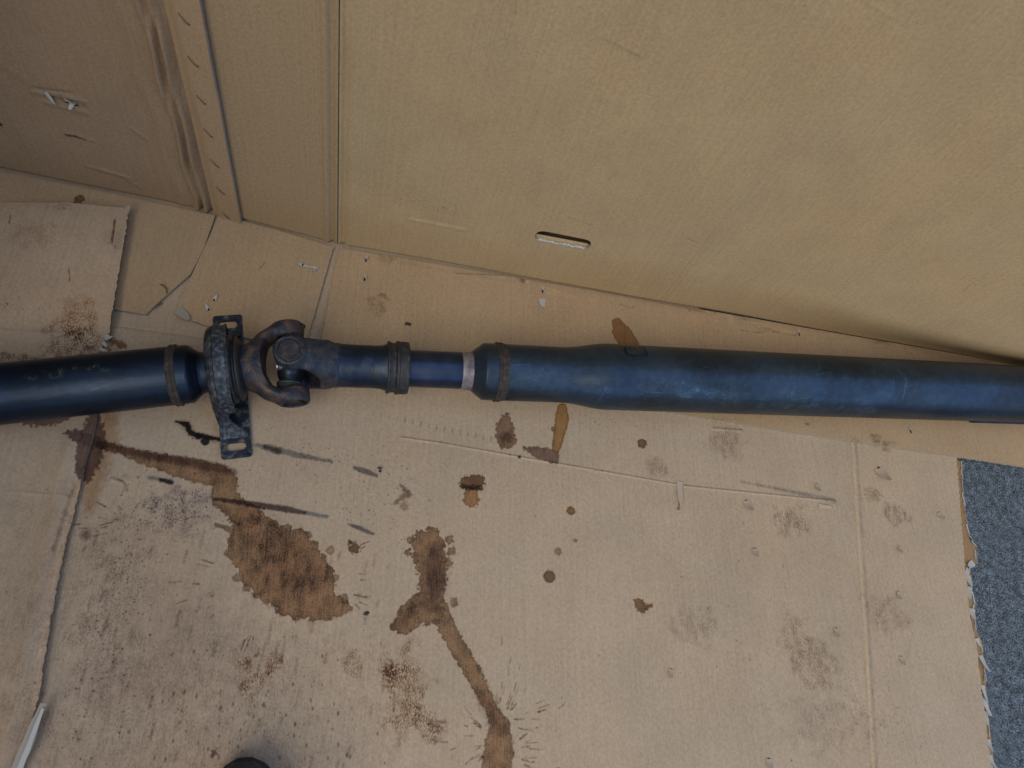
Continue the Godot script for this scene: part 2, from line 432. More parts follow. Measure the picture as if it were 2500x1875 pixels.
	c.stain([-177, -633, 0.4, -171, -645, 0.5], Color(0.5, 0.42, 0.36), 0.8, 0.3, 0.2, 0.8, 0.0, 0.2)
	c.grime(7, -596, 16, 22, Color(0.56, 0.50, 0.46), 0.8, 0.2)
	c.stain([51, -564, 1.5, 57, -564, 2.3], Color(0.3, 0.26, 0.26), 0.9, 1.0, 0.2, 0.8, 0.0, 0.2)
	c.grime(873, -430, 30, 10, Color(0.56, 0.52, 0.50), 0.8, 0.2)
	c.grime(858, -441, 14, 10, Color(0.50, 0.47, 0.46), 0.8, 0.2)
	# creases, pressed lines and dents
	c.ribs(7.2, 0.035)
	c.ridge([815, -431, 774, -174, 759, -74, 737, 58, 728, 114], 4.5, 0.62)
	c.ridge([808, -431, 768, -174, 753, -74, 729, 58, 720, 114], 3.5, -0.3)
	c.ridge([57, -377, 114, -373, 219, -362, 363, -347, 499, -333, 757, -325], 1.6, 0.5)
	c.ridge([-32, -416, -7, 50], 3.0, 0.12)
	c.ridge([-42, -678, 217, -663], 3.0, 0.1)
	c.ridge([670, -137, 647, 57], 2.0, 0.25)
	c.ridge([541, -71, 528, 109], 4.0, 0.12)
	c.ridge([899, -243, 861, 59], 2.5, 0.18)
	c.ridge([849, -122, 833, -88], 2.0, 0.4)
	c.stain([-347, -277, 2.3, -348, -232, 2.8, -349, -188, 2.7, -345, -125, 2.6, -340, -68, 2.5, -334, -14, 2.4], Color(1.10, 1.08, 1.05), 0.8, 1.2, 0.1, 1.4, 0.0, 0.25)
	c.stain([-353, -276, 1.2, -355, -231, 1.7, -356, -191, 1.6], Color(0.80, 0.76, 0.74), 0.8, 1.6, 0.1, 2.0, 0.0, 0.3)  # shade line beside the crushed edge, painted into the paper
	c.ridge([-313, -288, -301, -285, -294, -273, -297, -267], 2.6, 0.6)
	c.ridge([-305, -290, -294, -283], 2.0, -0.5)
	c.ridge([559, -434, 608, -435, 596, -409], 2.2, 0.5)
	c.ridge([574, -428, 573, -388], 2.0, -0.5)
	c.ridge([-153, -654, -165, -544], 6.0, 0.25)
	c.ridge([-495, -488, -427, -492, -359, -494], 2.0, -0.6)
	c.ridge([-360, -513, -186, -505], 2.0, -0.5)
	c.ridge([-425, -263, -350, -259], 2.0, 0.2)
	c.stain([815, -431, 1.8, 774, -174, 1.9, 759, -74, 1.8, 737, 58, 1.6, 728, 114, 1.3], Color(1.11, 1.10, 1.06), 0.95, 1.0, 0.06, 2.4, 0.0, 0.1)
	c.stain([822, -432, 1.3, 781, -174, 1.1, 765, -74, 1.1, 743, 58, 1.0], Color(0.84, 0.82, 0.80), 0.75, 1.0, 0.06, 2.5, 0.0, 0.1)  # step shadow on the right of the fold, painted in
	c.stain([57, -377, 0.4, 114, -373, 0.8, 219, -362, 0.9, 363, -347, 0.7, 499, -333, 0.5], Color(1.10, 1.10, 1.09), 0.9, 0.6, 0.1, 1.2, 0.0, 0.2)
	c.stain([493, -338, 0.8, 490, -317, 2.3, 483, -296, 1.5], Color(0.60, 0.50, 0.42), 0.9, 0.8, 0.1, 1.4, 0.0, 0.2)
	for n in 90:
		var px := c.rng.randf_range(-300, 950)
		var pz := c.rng.randf_range(-400, 100)
		var a := c.rng.randf_range(0, PI)
		c.ridge([px, pz, px + cos(a) * 6.0, pz + sin(a) * 6.0], c.rng.randf_range(1.5, 4.0), c.rng.randf_range(-0.14, 0.14))
	return c


# ---------------------------------------------------------------- materials

func noise(freq: float, octaves := 4, sd := 1, kind := FastNoiseLite.TYPE_SIMPLEX_SMOOTH) -> FastNoiseLite:
	var n := FastNoiseLite.new()
	n.noise_type = kind
	n.frequency = freq
	n.fractal_octaves = octaves
	n.seed = sd
	return n


func noise_tex(size: int, freq: float, stops: Array, octaves := 4, sd := 1, kind := FastNoiseLite.TYPE_SIMPLEX_SMOOTH) -> NoiseTexture2D:
	var t := NoiseTexture2D.new()
	t.width = size
	t.height = size
	t.seamless = true
	t.noise = noise(freq, octaves, sd, kind)
	var g := Gradient.new()
	var offs := PackedFloat32Array()
	var cols := PackedColorArray()
	for s in stops:
		offs.append(s[0])
		cols.append(s[1])
	g.offsets = offs
	g.colors = cols
	t.color_ramp = g
	return t


func fibre_tex() -> ImageTexture:
	# the fine grain of kraft paper: fibres and mottling round white, tiled every 0.25 m
	var s := 448
	var r := RandomNumberGenerator.new()
	r.seed = 5
	var nz := noise(0.09, 3, 3)
	var big := nz.get_seamless_image(s, s)
	var nf := noise(0.35, 2, 8)
	var fine := nf.get_seamless_image(s, s)
	var im := Image.create(s, s, false, Image.FORMAT_RGB8)
	var rows := PackedFloat32Array()
	for i in s:
		rows.append(r.randfn() * 0.012)
	for j in s:
		for i in s:
			var k := 0.93 + (big.get_pixel(i, j).r - 0.5) * 0.10 + (fine.get_pixel(i, j).r - 0.5) * 0.10 + r.randfn() * 0.014 + rows[i]
			im.set_pixel(i, j, Color(k, k, k))
	for n in 900:
		var p := Vector2(r.randf() * s, r.randf() * s)
		var a := r.randf() * TAU
		var shade := r.randf_range(0.84, 1.06)
		for q in r.randi_range(3, 9):
			var v := p + Vector2(cos(a), sin(a)) * q
			var x := posmod(int(v.x), s)
			var y := posmod(int(v.y), s)
			im.set_pixel(x, y, im.get_pixel(x, y) * shade)
	return ImageTexture.create_from_image(im)


func felt_tex() -> Array:
	var s := 768
	var r := RandomNumberGenerator.new()
	r.seed = 77
	var n1 := noise(0.05, 4, 31).get_seamless_image(s, s)
	var n2 := noise(0.22, 3, 32).get_seamless_image(s, s)
	var im := Image.create(s, s, false, Image.FORMAT_RGB8)
	var hi := Image.create(s, s, false, Image.FORMAT_L8)
	for j in s:
		for i in s:
			var k := 0.80 + (n1.get_pixel(i, j).r - 0.5) * 0.5 + (n2.get_pixel(i, j).r - 0.5) * 0.9 + r.randfn() * 0.06
			im.set_pixel(i, j, Color(0.405 * k, 0.445 * k, 0.475 * k))
			hi.set_pixel(i, j, Color.WHITE * clampf(0.5 + (n2.get_pixel(i, j).r - 0.5) * 0.8 + r.randfn() * 0.05, 0, 1))
	var tones := [Color(0.16, 0.18, 0.24), Color(0.14, 0.14, 0.18), Color(0.62, 0.64, 0.66), Color(0.50, 0.30, 0.33), Color(0.30, 0.36, 0.46), Color(0.55, 0.57, 0.60), Color(0.46, 0.44, 0.34), Color(0.2, 0.22, 0.3)]
	for n in 9000:
		var p := Vector2(r.randf() * s, r.randf() * s)
		var a := r.randf() * TAU
		var t: Color = tones[r.randi() % 8 if r.randf() < 0.55 else [0, 1, 4, 5, 7][r.randi() % 5]]
		var m := r.randf_range(0.25, 0.8)
		for q in r.randi_range(2, 8):
			a += r.randf_range(-0.5, 0.5)
			p += Vector2(cos(a), sin(a))
			var x := posmod(int(p.x), s)
			var y := posmod(int(p.y), s)
			im.set_pixel(x, y, im.get_pixel(x, y).lerp(t, m))
			hi.set_pixel(x, y, Color.WHITE * r.randf_range(0.3, 0.9))
	return [ImageTexture.create_from_image(im), ImageTexture.create_from_image(hi)]


func paper(tint: Color, canvas: Canvas = null) -> StandardMaterial3D:
	var m := StandardMaterial3D.new()
	m.albedo_color = tint
	m.roughness = 0.86
	m.metallic_specular = 0.3
	if canvas:
		m.albedo_texture = canvas.color()
		m.heightmap_enabled = true
		m.heightmap_texture = canvas.relief()
		m.heightmap_scale = 0.5
		m.texture_repeat = true
	m.detail_enabled = true
	m.detail_blend_mode = BaseMaterial3D.BLEND_MODE_MUL
	m.detail_uv_layer = BaseMaterial3D.DETAIL_UV_2
	m.detail_albedo = M.fibre
	m.uv2_scale = Vector3(4, 4, 4)
	return m


func metal(stops: Array, rough: float, metallic: float, size := 0.22, freq := 0.02, sd := 1, bump := 0.03) -> StandardMaterial3D:
	var m := StandardMaterial3D.new()
	m.albedo_texture = noise_tex(320, freq, stops, 5, sd)
	m.roughness = rough
	m.metallic = metallic
	m.uv1_triplanar = true
	m.uv1_scale = Vector3.ONE / size
	m.heightmap_enabled = true
	m.heightmap_texture = M.pits
	m.heightmap_scale = bump
	return m


func make_materials() -> void:
	M.fibre = fibre_tex()
	M.pits = noise_tex(320, 0.12, [[0.0, Color.BLACK], [0.35, Color(0.55, 0.55, 0.55)], [0.7, Color(0.75, 0.75, 0.75)], [1.0, Color.WHITE]], 4, 44)
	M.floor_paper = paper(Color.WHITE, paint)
	M.left_paper = M.floor_paper.duplicate()
	M.left_paper.albedo_color = Color(1.0, 0.99, 0.98)
	M.flap_paper = M.floor_paper.duplicate()
	M.flap_paper.albedo_color = Color(0.98, 0.945, 0.885)
	M.edge = paper(Color8(158, 150, 138))
	M.edge_dirty = paper(Color8(128, 113, 96))
	M.torn = paper(Color8(180, 178, 172))
	M.scrap = paper(Color8(184, 168, 146))
	M.liner = paper(Color8(150, 122, 88))
	M.wall = paper(Color8(168, 143, 112))  # darker than the right panel: shade on the left put into the colour
	M.wall_mid = paper(Color8(164, 141, 109))  # toned down, the middle panel's shade is in its colour
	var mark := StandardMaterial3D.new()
	mark.albedo_color = Color(0.04, 0.035, 0.03)  # near-black colour painted as shade in holes and the corner fold
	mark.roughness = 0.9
	M.hollow_shade = mark
	var wire := StandardMaterial3D.new()
	wire.albedo_color = Color(0.50, 0.38, 0.30)
	wire.metallic = 0.8
	wire.roughness = 0.45
	M.wire = wire
	var black := [[0.0, Color8(22, 32, 46)], [0.45, Color8(30, 44, 62)], [0.62, Color8(44, 58, 76)], [0.74, Color8(62, 64, 66)], [1.0, Color8(84, 76, 66)]]
	M.black = metal(black, 0.42, 0.7, 0.25, 0.018, 3)
	M.forged = metal([[0.0, Color8(24, 32, 44)], [0.40, Color8(36, 47, 62)], [0.52, Color8(52, 62, 74)], [0.62, Color8(70, 62, 56)], [0.75, Color8(60, 70, 80)], [1.0, Color8(112, 88, 62)]], 0.5, 0.5, 0.13, 0.025, 9, 0.10)
	M.forged_brown = metal([[0.0, Color8(26, 32, 42)], [0.38, Color8(38, 46, 60)], [0.50, Color8(56, 52, 54)], [0.60, Color8(76, 62, 55)], [1.0, Color8(98, 78, 64)]], 0.55, 0.4, 0.16, 0.022, 12, 0.10)
	M.cap = metal([[0.0, Color8(30, 30, 34)], [0.5, Color8(48, 46, 50)], [1.0, Color8(80, 70, 66)]], 0.5, 0.4, 0.12, 0.03, 15, 0.05)
	M.weld = metal([[0.0, Color8(30, 28, 28)], [0.5, Color8(50, 44, 40)], [0.75, Color8(78, 66, 56)], [1.0, Color8(104, 92, 78)]], 0.7, 0.2, 0.08, 0.03, 17, 0.08)
	M.rubber = metal([[0.0, Color8(16, 17, 19)], [0.55, Color8(28, 30, 33)], [0.75, Color8(44, 46, 48)], [1.0, Color8(80, 82, 82)]], 0.55, 0.0, 0.12, 0.03, 21, 0.04)
	M.dusty = metal([[0.0, Color8(14, 18, 26)], [0.34, Color8(30, 37, 48)], [0.46, Color8(44, 52, 62)], [0.56, Color8(58, 65, 73)], [0.66, Color8(72, 78, 84)], [0.8, Color8(96, 99, 100)], [1.0, Color8(134, 134, 130)]], 0.6, 0.25, 0.18, 0.07, 23, 0.08)
	M.bracket = metal([[0.0, Color8(18, 22, 28)], [0.5, Color8(32, 40, 52)], [0.64, Color8(48, 56, 68)], [0.74, Color8(80, 78, 72)], [1.0, Color8(120, 116, 108)]], 0.5, 0.35, 0.18, 0.035, 27, 0.06)
	M.bright = metal([[0.0, Color8(120, 122, 126)], [1.0, Color8(190, 192, 196)]], 0.3, 0.9, 0.1, 0.03, 29, 0.01)
	M.bare = metal([[0.0, Color8(70, 66, 78)], [0.4, Color8(104, 100, 108)], [0.55, Color8(132, 130, 132)], [0.68, Color8(138, 112, 98)], [0.8, Color8(92, 98, 116)], [1.0, Color8(120, 130, 150)]], 0.5, 0.4, 0.12, 0.014, 33, 0.05)
	M.blued = metal([[0.0, Color8(32, 44, 66)], [0.5, Color8(42, 57, 80)], [0.75, Color8(58, 66, 88)], [1.0, Color8(86, 92, 110)]], 0.32, 0.8, 0.3, 0.012, 35, 0.008)
	M.rear_tube = tube_paint(240, 1400, 314, 61, true)
	M.front_tube = tube_paint(0, 640, 245, 62, false)
	var sole := StandardMaterial3D.new()
	sole.albedo_color = Color8(28, 28, 30)
	sole.roughness = 0.8
	M.sole = sole
	M.leather = metal([[0.0, Color8(24, 25, 28)], [0.6, Color8(36, 38, 42)], [1.0, Color8(62, 62, 62)]], 0.55, 0.0, 0.1, 0.05, 41, 0.05)


func tube_paint(s0: float, s1: float, around: float, sd: int, rear: bool) -> StandardMaterial3D:
	# x runs along the tube, z round it: 0 below, a quarter on the near side, half on top
	var c := Canvas.new(s0, 0, s1, around, 1.3, Color8(52, 66, 81) if rear else Color8(31, 43, 59), 0.24, sd, 0.05)
	var pale := Color(1.3, 1.36, 1.34)
	var light := Color(2.1, 2.2, 2.1)
	if rear:
		for n in 26:
			var x := c.rng.randf_range(430, 1300)
			var z := c.rng.randf_range(60, 150)
			c.grime(x, z, c.rng.randf_range(14, 60), c.rng.randf_range(6, 16), pale, 0.55, 0.1)
		for q in [[600, 112, 60, 12], [700, 98, 70, 12], [560, 120, 40, 14], [820, 96, 50, 10], [1130, 92, 40, 8]]:
			c.grime(q[0], q[1], q[2], q[3], Color(1.4, 1.44, 1.4), 0.5, 0.1)
		for n in 7:
			var x := c.rng.randf_range(640, 980)
			c.stain([x, 150.0, 1.0, x + 12.0, 168.0, 2.0, x + 16.0, 186.0, 0.6], pale, 0.45, 2.0, 0.15, 3.0, 0.0, 0.5)
		c.stain([950.0, 120.0, 1.0, 956.0, 150.0, 1.6, 946.0, 168.0, 0.8], light, 0.4, 2.0, 0.2, 2.0, 0.0, 0.5)
		c.specks(800, 110, 900, 90, 1100, 1.1, light, 0.55)
		c.specks(560, 120, 400, 120, 420, 1.1, Color(2.4, 2.4, 2.2), 0.55)
		c.grime(330, 110, 60, 60, Color(1.5, 1.35, 1.15), 0.5, 0.1)
	else:
		for n in 12:
			c.grime(c.rng.randf_range(150, 480), c.rng.randf_range(30, 110), c.rng.randf_range(14, 50), c.rng.randf_range(6, 16), Color(1.35, 1.45, 1.45), 0.5, 0.1)
		c.specks(300, 90, 320, 70, 420, 1.0, light, 0.45)
		for n in 9:
			c.grime(222.0 + n * 11.0 + c.rng.randf_range(-4, 4), 122.0 - n * 0.6 + c.rng.randf_range(-5, 5), 8, 5, Color(2.4, 2.0, 1.4), 0.95, 0.1)
		c.grime(270, 110, 40, 16, Color(1.7, 1.6, 1.3), 0.5, 0.1)
	for n in 46:
		# scratches and small chips with rust in them
		var x := c.rng.randf_range(s0 + 30.0, s1 - 60.0)
		var z := c.rng.randf_range(30, around * 0.58)
		var a := c.rng.randf_range(-0.4, 0.4) + (PI * 0.5 if n % 4 == 0 else 0.0)
		var l := c.rng.randf_range(4, 34)
		c.stain([x, z, 0.4, x + cos(a) * l, z + sin(a) * l, 0.5], Color(1.7, 1.7, 1.6) if n % 3 else Color(0.5, 0.5, 0.5), 0.5, 0.5, 0.2, 0.8, 0.0, 0.3)
	for n in 70:
		c.stain([c.rng.randf_range(s0, s1), c.rng.randf_range(30, around * 0.58), c.rng.randf_range(0.5, 1.7)], Color(1.7, 1.15, 0.75), 0.7, 0.8, 0.3, 1.0, 0.0, 0.3)
	for n in 300:
		var x := c.rng.randf_range(s0, s1)
		var z := c.rng.randf_range(20, around * 0.6)
		c.specks(x, z, 0.5, 0.5, 1, 1.0, Color(0.35, 0.33, 0.33), 0.8)
	var m := StandardMaterial3D.new()
	m.albedo_texture = c.color()
	m.roughness = 0.38
	m.metallic = 0.8
	m.texture_repeat = true
	m.heightmap_enabled = true
	m.heightmap_texture = M.pits
	m.heightmap_scale = 0.02
	return m


# ---------------------------------------------------------------- shapes

func tri(st: SurfaceTool, a: Vector3, b: Vector3, c: Vector3, n: Vector3, uv = null) -> void:
	var order := [a, b, c] if (b - a).cross(c - a).dot(n) < 0.0 else [a, c, b]
	for v in order:
		if uv != null:
			var t: Vector2 = uv.call(v)
			st.set_uv(t)
		st.add_vertex(v)


func points(mm: Array) -> PackedVector2Array:
	var out := PackedVector2Array()
	for i in mm.size() / 2:
		out.append(Vector2(mm[i * 2], mm[i * 2 + 1]) * 0.001)
	return out


# a lying sheet: outline in metres, hf gives the height of its top; rough edges (listed by index) are torn
func sheet(outline: PackedVector2Array, hf: Callable, th: float, step: float, torn: Array, sd: int, amount := 0.0025) -> ArrayMesh:
	var r := RandomNumberGenerator.new()
	r.seed = sd
	var nz := noise(140.0, 3, sd)
	var pts := PackedVector2Array()
	for i in outline.size():
		var a := outline[i]
		var b := outline[(i + 1) % outline.size()]
		var fine := 0.003 if i in torn else 0.012
		var n := maxi(1, int(a.distance_to(b) / fine))
		var side := (b - a).normalized().orthogonal()
		for k in n:
			var p := a.lerp(b, float(k) / n)
			if i in torn:
				p += side * amount * (nz.get_noise_2d(p.x, p.y) + r.randf_range(-0.25, 0.25))
			pts.append(p)
	var rim := pts.size()
	var lo := pts[0]
	var hi := pts[0]
	for p in pts:
		lo = lo.min(p)
		hi = hi.max(p)
	var inner := Geometry2D.offset_polygon(pts, -step * 0.45)
	var x := lo.x
	while x < hi.x:
		var z := lo.y
		while z < hi.y:
			var p := Vector2(x, z) + Vector2(r.randf_range(-0.2, 0.2), r.randf_range(-0.2, 0.2)) * step
			for poly in inner:
				if Geometry2D.is_point_in_polygon(p, poly):
					pts.append(p)
					break
			z += step
		x += step
	var idx := Geometry2D.triangulate_delaunay(pts)
	var ring := pts.slice(0, rim)
	var st := SurfaceTool.new()
	st.begin(Mesh.PRIMITIVE_TRIANGLES)
	for p in pts:
		# past the painted span the paper goes on mirrored
		st.set_uv(Vector2(0.9995 - absf(0.9995 - absf((p.x * 1000.0 - paint.x0) / (paint.x1 - paint.x0))), 0.9995 - absf(0.9995 - absf((p.y * 1000.0 - paint.z0) / (paint.z1 - paint.z0)))))
		st.set_uv2(p)
		var y: float = hf.call(p.x, p.y)
		st.add_vertex(Vector3(p.x, y, p.y))
	for t in idx.size() / 3:
		var a := pts[idx[t * 3]]
		var b := pts[idx[t * 3 + 1]]
		var c := pts[idx[t * 3 + 2]]
		if Geometry2D.is_point_in_polygon((a + b + c) / 3.0, ring):
			var flip := (b - a).cross(c - a) > 0.0
			st.add_index(idx[t * 3])
			st.add_index(idx[t * 3 + 1] if flip else idx[t * 3 + 2])
			st.add_index(idx[t * 3 + 2] if flip else idx[t * 3 + 1])
	st.generate_normals()
	var mesh := st.commit()
	var sd_st := SurfaceTool.new()
	sd_st.begin(Mesh.PRIMITIVE_TRIANGLES)
	sd_st.set_smooth_group(-1)
	var turn := 0.0
	for i in rim:
		turn += pts[i].cross(pts[(i + 1) % rim])
	for i in rim:
		var p := pts[i]
		var q := pts[(i + 1) % rim]
		var n2 := (q - p).orthogonal() * (1.0 if turn < 0.0 else -1.0)
		var n := Vector3(n2.x, 0, n2.y)
		var a := Vector3(p.x, hf.call(p.x, p.y), p.y)
		var b := Vector3(q.x, hf.call(q.x, q.y), q.y)
		var down := Vector3(0, -th, 0)
		sd_st.set_uv2(p)
		tri(sd_st, a, b, b + down, n)
		tri(sd_st, a, b + down, a + down, n)
	sd_st.generate_normals()
	sd_st.commit(mesh)
	return mesh


# an upright panel in its own plane: columns us, rows vs, front bulge disp, thickness th, stadium holes as Rect2 in a cleared Rect2
func panel(us: Array, vs: Array, disp: Callable, th: float, uvbox: Rect2, holes := []) -> ArrayMesh:
	var st := SurfaceTool.new()
	st.begin(Mesh.PRIMITIVE_TRIANGLES)
	var edge := SurfaceTool.new()
	edge.begin(Mesh.PRIMITIVE_TRIANGLES)
	edge.set_smooth_group(-1)
	var P := func(u: float, v: float, back: float) -> Vector3: return Vector3(u, v, disp.call(u, v) - back)
	var front := func(s: SurfaceTool, a: Vector2, b: Vector2, c: Vector2) -> void:
		for back in [0.0, th]:
			var o := [a, b, c]
			var cw := (b - a).cross(c - a) < 0.0
			if cw == (back > 0.0):
				o = [a, c, b]
			for p in o:
				s.set_uv(Vector2((p.x - uvbox.position.x) / uvbox.size.x, 1.0 - (p.y - uvbox.position.y) / uvbox.size.y))
				s.set_uv2(p)
				s.add_vertex(P.call(p.x, p.y, back))
	var strip := func(a: Vector2, b: Vector2, n: Vector3) -> void:
		edge.set_uv2(a)
		tri(edge, P.call(a.x, a.y, 0.0), P.call(b.x, b.y, 0.0), P.call(b.x, b.y, th), n)
		tri(edge, P.call(a.x, a.y, 0.0), P.call(b.x, b.y, th), P.call(a.x, a.y, th), n)
	for i in us.size() - 1:
		for j in vs.size() - 1:
			var a := Vector2(us[i], vs[j])
			var c := Vector2(us[i + 1], vs[j + 1])
			var mid := (a + c) * 0.5
			var skip := false
			for hole in holes:
				skip = skip or hole[1].has_point(mid)
			if skip:
				continue
			front.call(st, a, Vector2(c.x, a.y), c)
			front.call(st, a, c, Vector2(a.x, c.y))
			if i == 0:
				strip.call(a, Vector2(a.x, c.y), Vector3.LEFT)
			if i == us.size() - 2:
				strip.call(Vector2(c.x, a.y), c, Vector3.RIGHT)
			if j == 0:
				strip.call(a, Vector2(c.x, a.y), Vector3.DOWN)
			if j == vs.size() - 2:
				strip.call(Vector2(a.x, c.y), c, Vector3.UP)
	for hole in holes:
		var slot: Rect2 = hole[0]
		var box: Rect2 = hole[1]
		var mid := slot.get_center()
		var angles := []
		for k in 96:
			angles.append(TAU * k / 96.0)
		for q in [box.position, box.end, Vector2(box.position.x, box.end.y), Vector2(box.end.x, box.position.y)]:
			angles.append(fposmod((q - mid).angle(), TAU))
		angles.sort()
		var half := slot.size * 0.5
		var rr := half.y
		var inner := []
		var outer := []
		for a in angles:
			var dir := Vector2(cos(a), sin(a))
			var bx := Vector2(box.end.x - mid.x if dir.x > 0.0 else mid.x - box.position.x, box.end.y - mid.y if dir.y > 0.0 else mid.y - box.position.y)
			outer.append(mid + dir * minf(bx.x / maxf(absf(dir.x), 1e-6), bx.y / maxf(absf(dir.y), 1e-6)))
			var t := rr / maxf(absf(dir.y), 1e-6)
			if absf(dir.x) * t > half.x - rr:
				var cx := (half.x - rr) * signf(dir.x)
				var bq := dir.x * cx
				t = bq + sqrt(maxf(bq * bq - cx * cx + rr * rr, 0.0))
			inner.append(mid + dir * (t + 0.0006 * sin(a * 37.0) * sin(a * 11.0)))
		for k in angles.size():
			var k2 := (k + 1) % angles.size()
			if outer[k].distance_to(outer[k2]) > 1e-5:
				front.call(st, inner[k], outer[k], outer[k2])
			front.call(st, inner[k], outer[k2], inner[k2])
			strip.call(inner[k], inner[k2], Vector3(mid.x - inner[k].x, mid.y - inner[k].y, 0))
	st.generate_normals()
	st.index()
	var mesh := st.commit()
	edge.generate_normals()
	edge.commit(mesh)
	return mesh


# a turned shape along +x: profile of (s, r) pairs in mm
func lathe(profile: Array, uv_len := 1.0, uv_from := 0.0, seg := 72) -> ArrayMesh:
	var st := SurfaceTool.new()
	st.begin(Mesh.PRIMITIVE_TRIANGLES)
	var n := profile.size() / 2
	for i in n - 1:
		var s0: float = profile[i * 2] * 0.001
		var r0: float = profile[i * 2 + 1] * 0.001
		var s1: float = profile[i * 2 + 2] * 0.001
		var r1: float = profile[i * 2 + 3] * 0.001
		var slope := Vector2(-(r1 - r0), s1 - s0).normalized()
		for k in seg:
			var quad := []
			for q in [[0, 0], [1, 0], [1, 1], [0, 1]]:
				var a: float = TAU * (k + q[0]) / seg
				var s: float = s0 if q[1] == 0 else s1
				var r: float = r0 if q[1] == 0 else r1
				# 0 below, a quarter on the near side, half on top
				var dir := Vector3(0, -cos(a), sin(a))
				quad.append([Vector3(s, 0, 0) + dir * r, Vector3(slope.x, 0, 0) + dir * slope.y, Vector2((s * 1000.0 - uv_from) / uv_len, float(k + q[0]) / seg)])
			var nn: Vector3 = quad[0][1] + quad[2][1]
			for t in [[0, 1, 2], [0, 2, 3]]:
				var a3: Vector3 = quad[t[0]][0]
				var b3: Vector3 = quad[t[1]][0]
				var c3: Vector3 = quad[t[2]][0]
				var cr := (b3 - a3).cross(c3 - a3)
				if cr.length_squared() < 1e-20:
					continue
				var o: Array = t if cr.dot(nn) < 0.0 else [t[0], t[2], t[1]]
				for v in o:
					st.set_normal(quad[v][1])
					st.set_uv(quad[v][2])
					st.set_uv2(Vector2.ZERO)
					st.add_vertex(quad[v][0])
	return st.commit()


func wire_mesh(path: PackedVector3Array, r: float) -> ArrayMesh:
	var st := SurfaceTool.new()
	st.begin(Mesh.PRIMITIVE_TRIANGLES)
	var rings := []
	for i in path.size():
		var t := (path[mini(i + 1, path.size() - 1)] - path[maxi(i - 1, 0)]).normalized()
		var u := t.cross(Vector3(0.31, 0.87, 0.37)).normalized()
		var v := t.cross(u)
		var ring := []
		for k in 8:
			ring.append(path[i] + (u * cos(TAU * k / 8) + v * sin(TAU * k / 8)) * r)
		rings.append(ring)
	for i in path.size() - 1:
		for k in 8:
			var a: Vector3 = rings[i][k]
			var b: Vector3 = rings[i][(k + 1) % 8]
			var c: Vector3 = rings[i + 1][(k + 1) % 8]
			var d: Vector3 = rings[i + 1][k]
			var n := a + c - path[i] - path[i + 1]
			tri(st, a, b, c, n)
			tri(st, a, c, d, n)
	for e in [0, path.size() - 1]:
		var n := (path[e] - path[1 if e == 0 else path.size() - 2])
		for k in 8:
			tri(st, path[e], rings[e][k], rings[e][(k + 1) % 8], n)
	st.generate_normals()
	return st.commit()


# a curled scrap of paper: length along x, lifted at its free end
func scrap(len: float, wide: float, lift: float, curl := 1.0, sd := 1) -> ArrayMesh:
	var r := RandomNumberGenerator.new()
	r.seed = sd
	var st := SurfaceTool.new()
	st.begin(Mesh.PRIMITIVE_TRIANGLES)
	var rows := []
	for i in 7:
		var t := i / 6.0
		var row := []
		for j in 4:
			var w := (j / 3.0 - 0.5) * wide * (1.0 - 0.55 * t * t) + r.randf_range(-0.06, 0.06) * wide
			row.append(Vector3(len * (t - 0.12 * curl * t * t), lift * pow(t, 1.0 + curl) + 0.0004 * r.randf(), w))
		rows.append(row)
	for i in 6:
		for j in 3:
			var a: Vector3 = rows[i][j]
			var b: Vector3 = rows[i][j + 1]
			var c: Vector3 = rows[i + 1][j + 1]
			var d: Vector3 = rows[i + 1][j]
			for q in [[a, b, c], [a, c, d]]:
				tri(st, q[0], q[1], q[2], Vector3.UP)
				var dn := Vector3(0, -0.0005, 0)
				tri(st, q[0] + dn, q[1] + dn, q[2] + dn, Vector3.DOWN)
	st.index()
	st.generate_normals()
	return st.commit()


func smin(a: float, b: float, k: float) -> float:
	var h := maxf(k - absf(a - b), 0.0) / k
	return minf(a, b) - h * h * k * 0.25


func capsule(p: Vector3, a: Vector3, b: Vector3, ra: float, rb: float) -> float:
	var d := b - a
	var t := clampf((p - a).dot(d) / d.length_squared(), 0.0, 1.0)
	return (p - a - d * t).length() - lerpf(ra, rb, t)


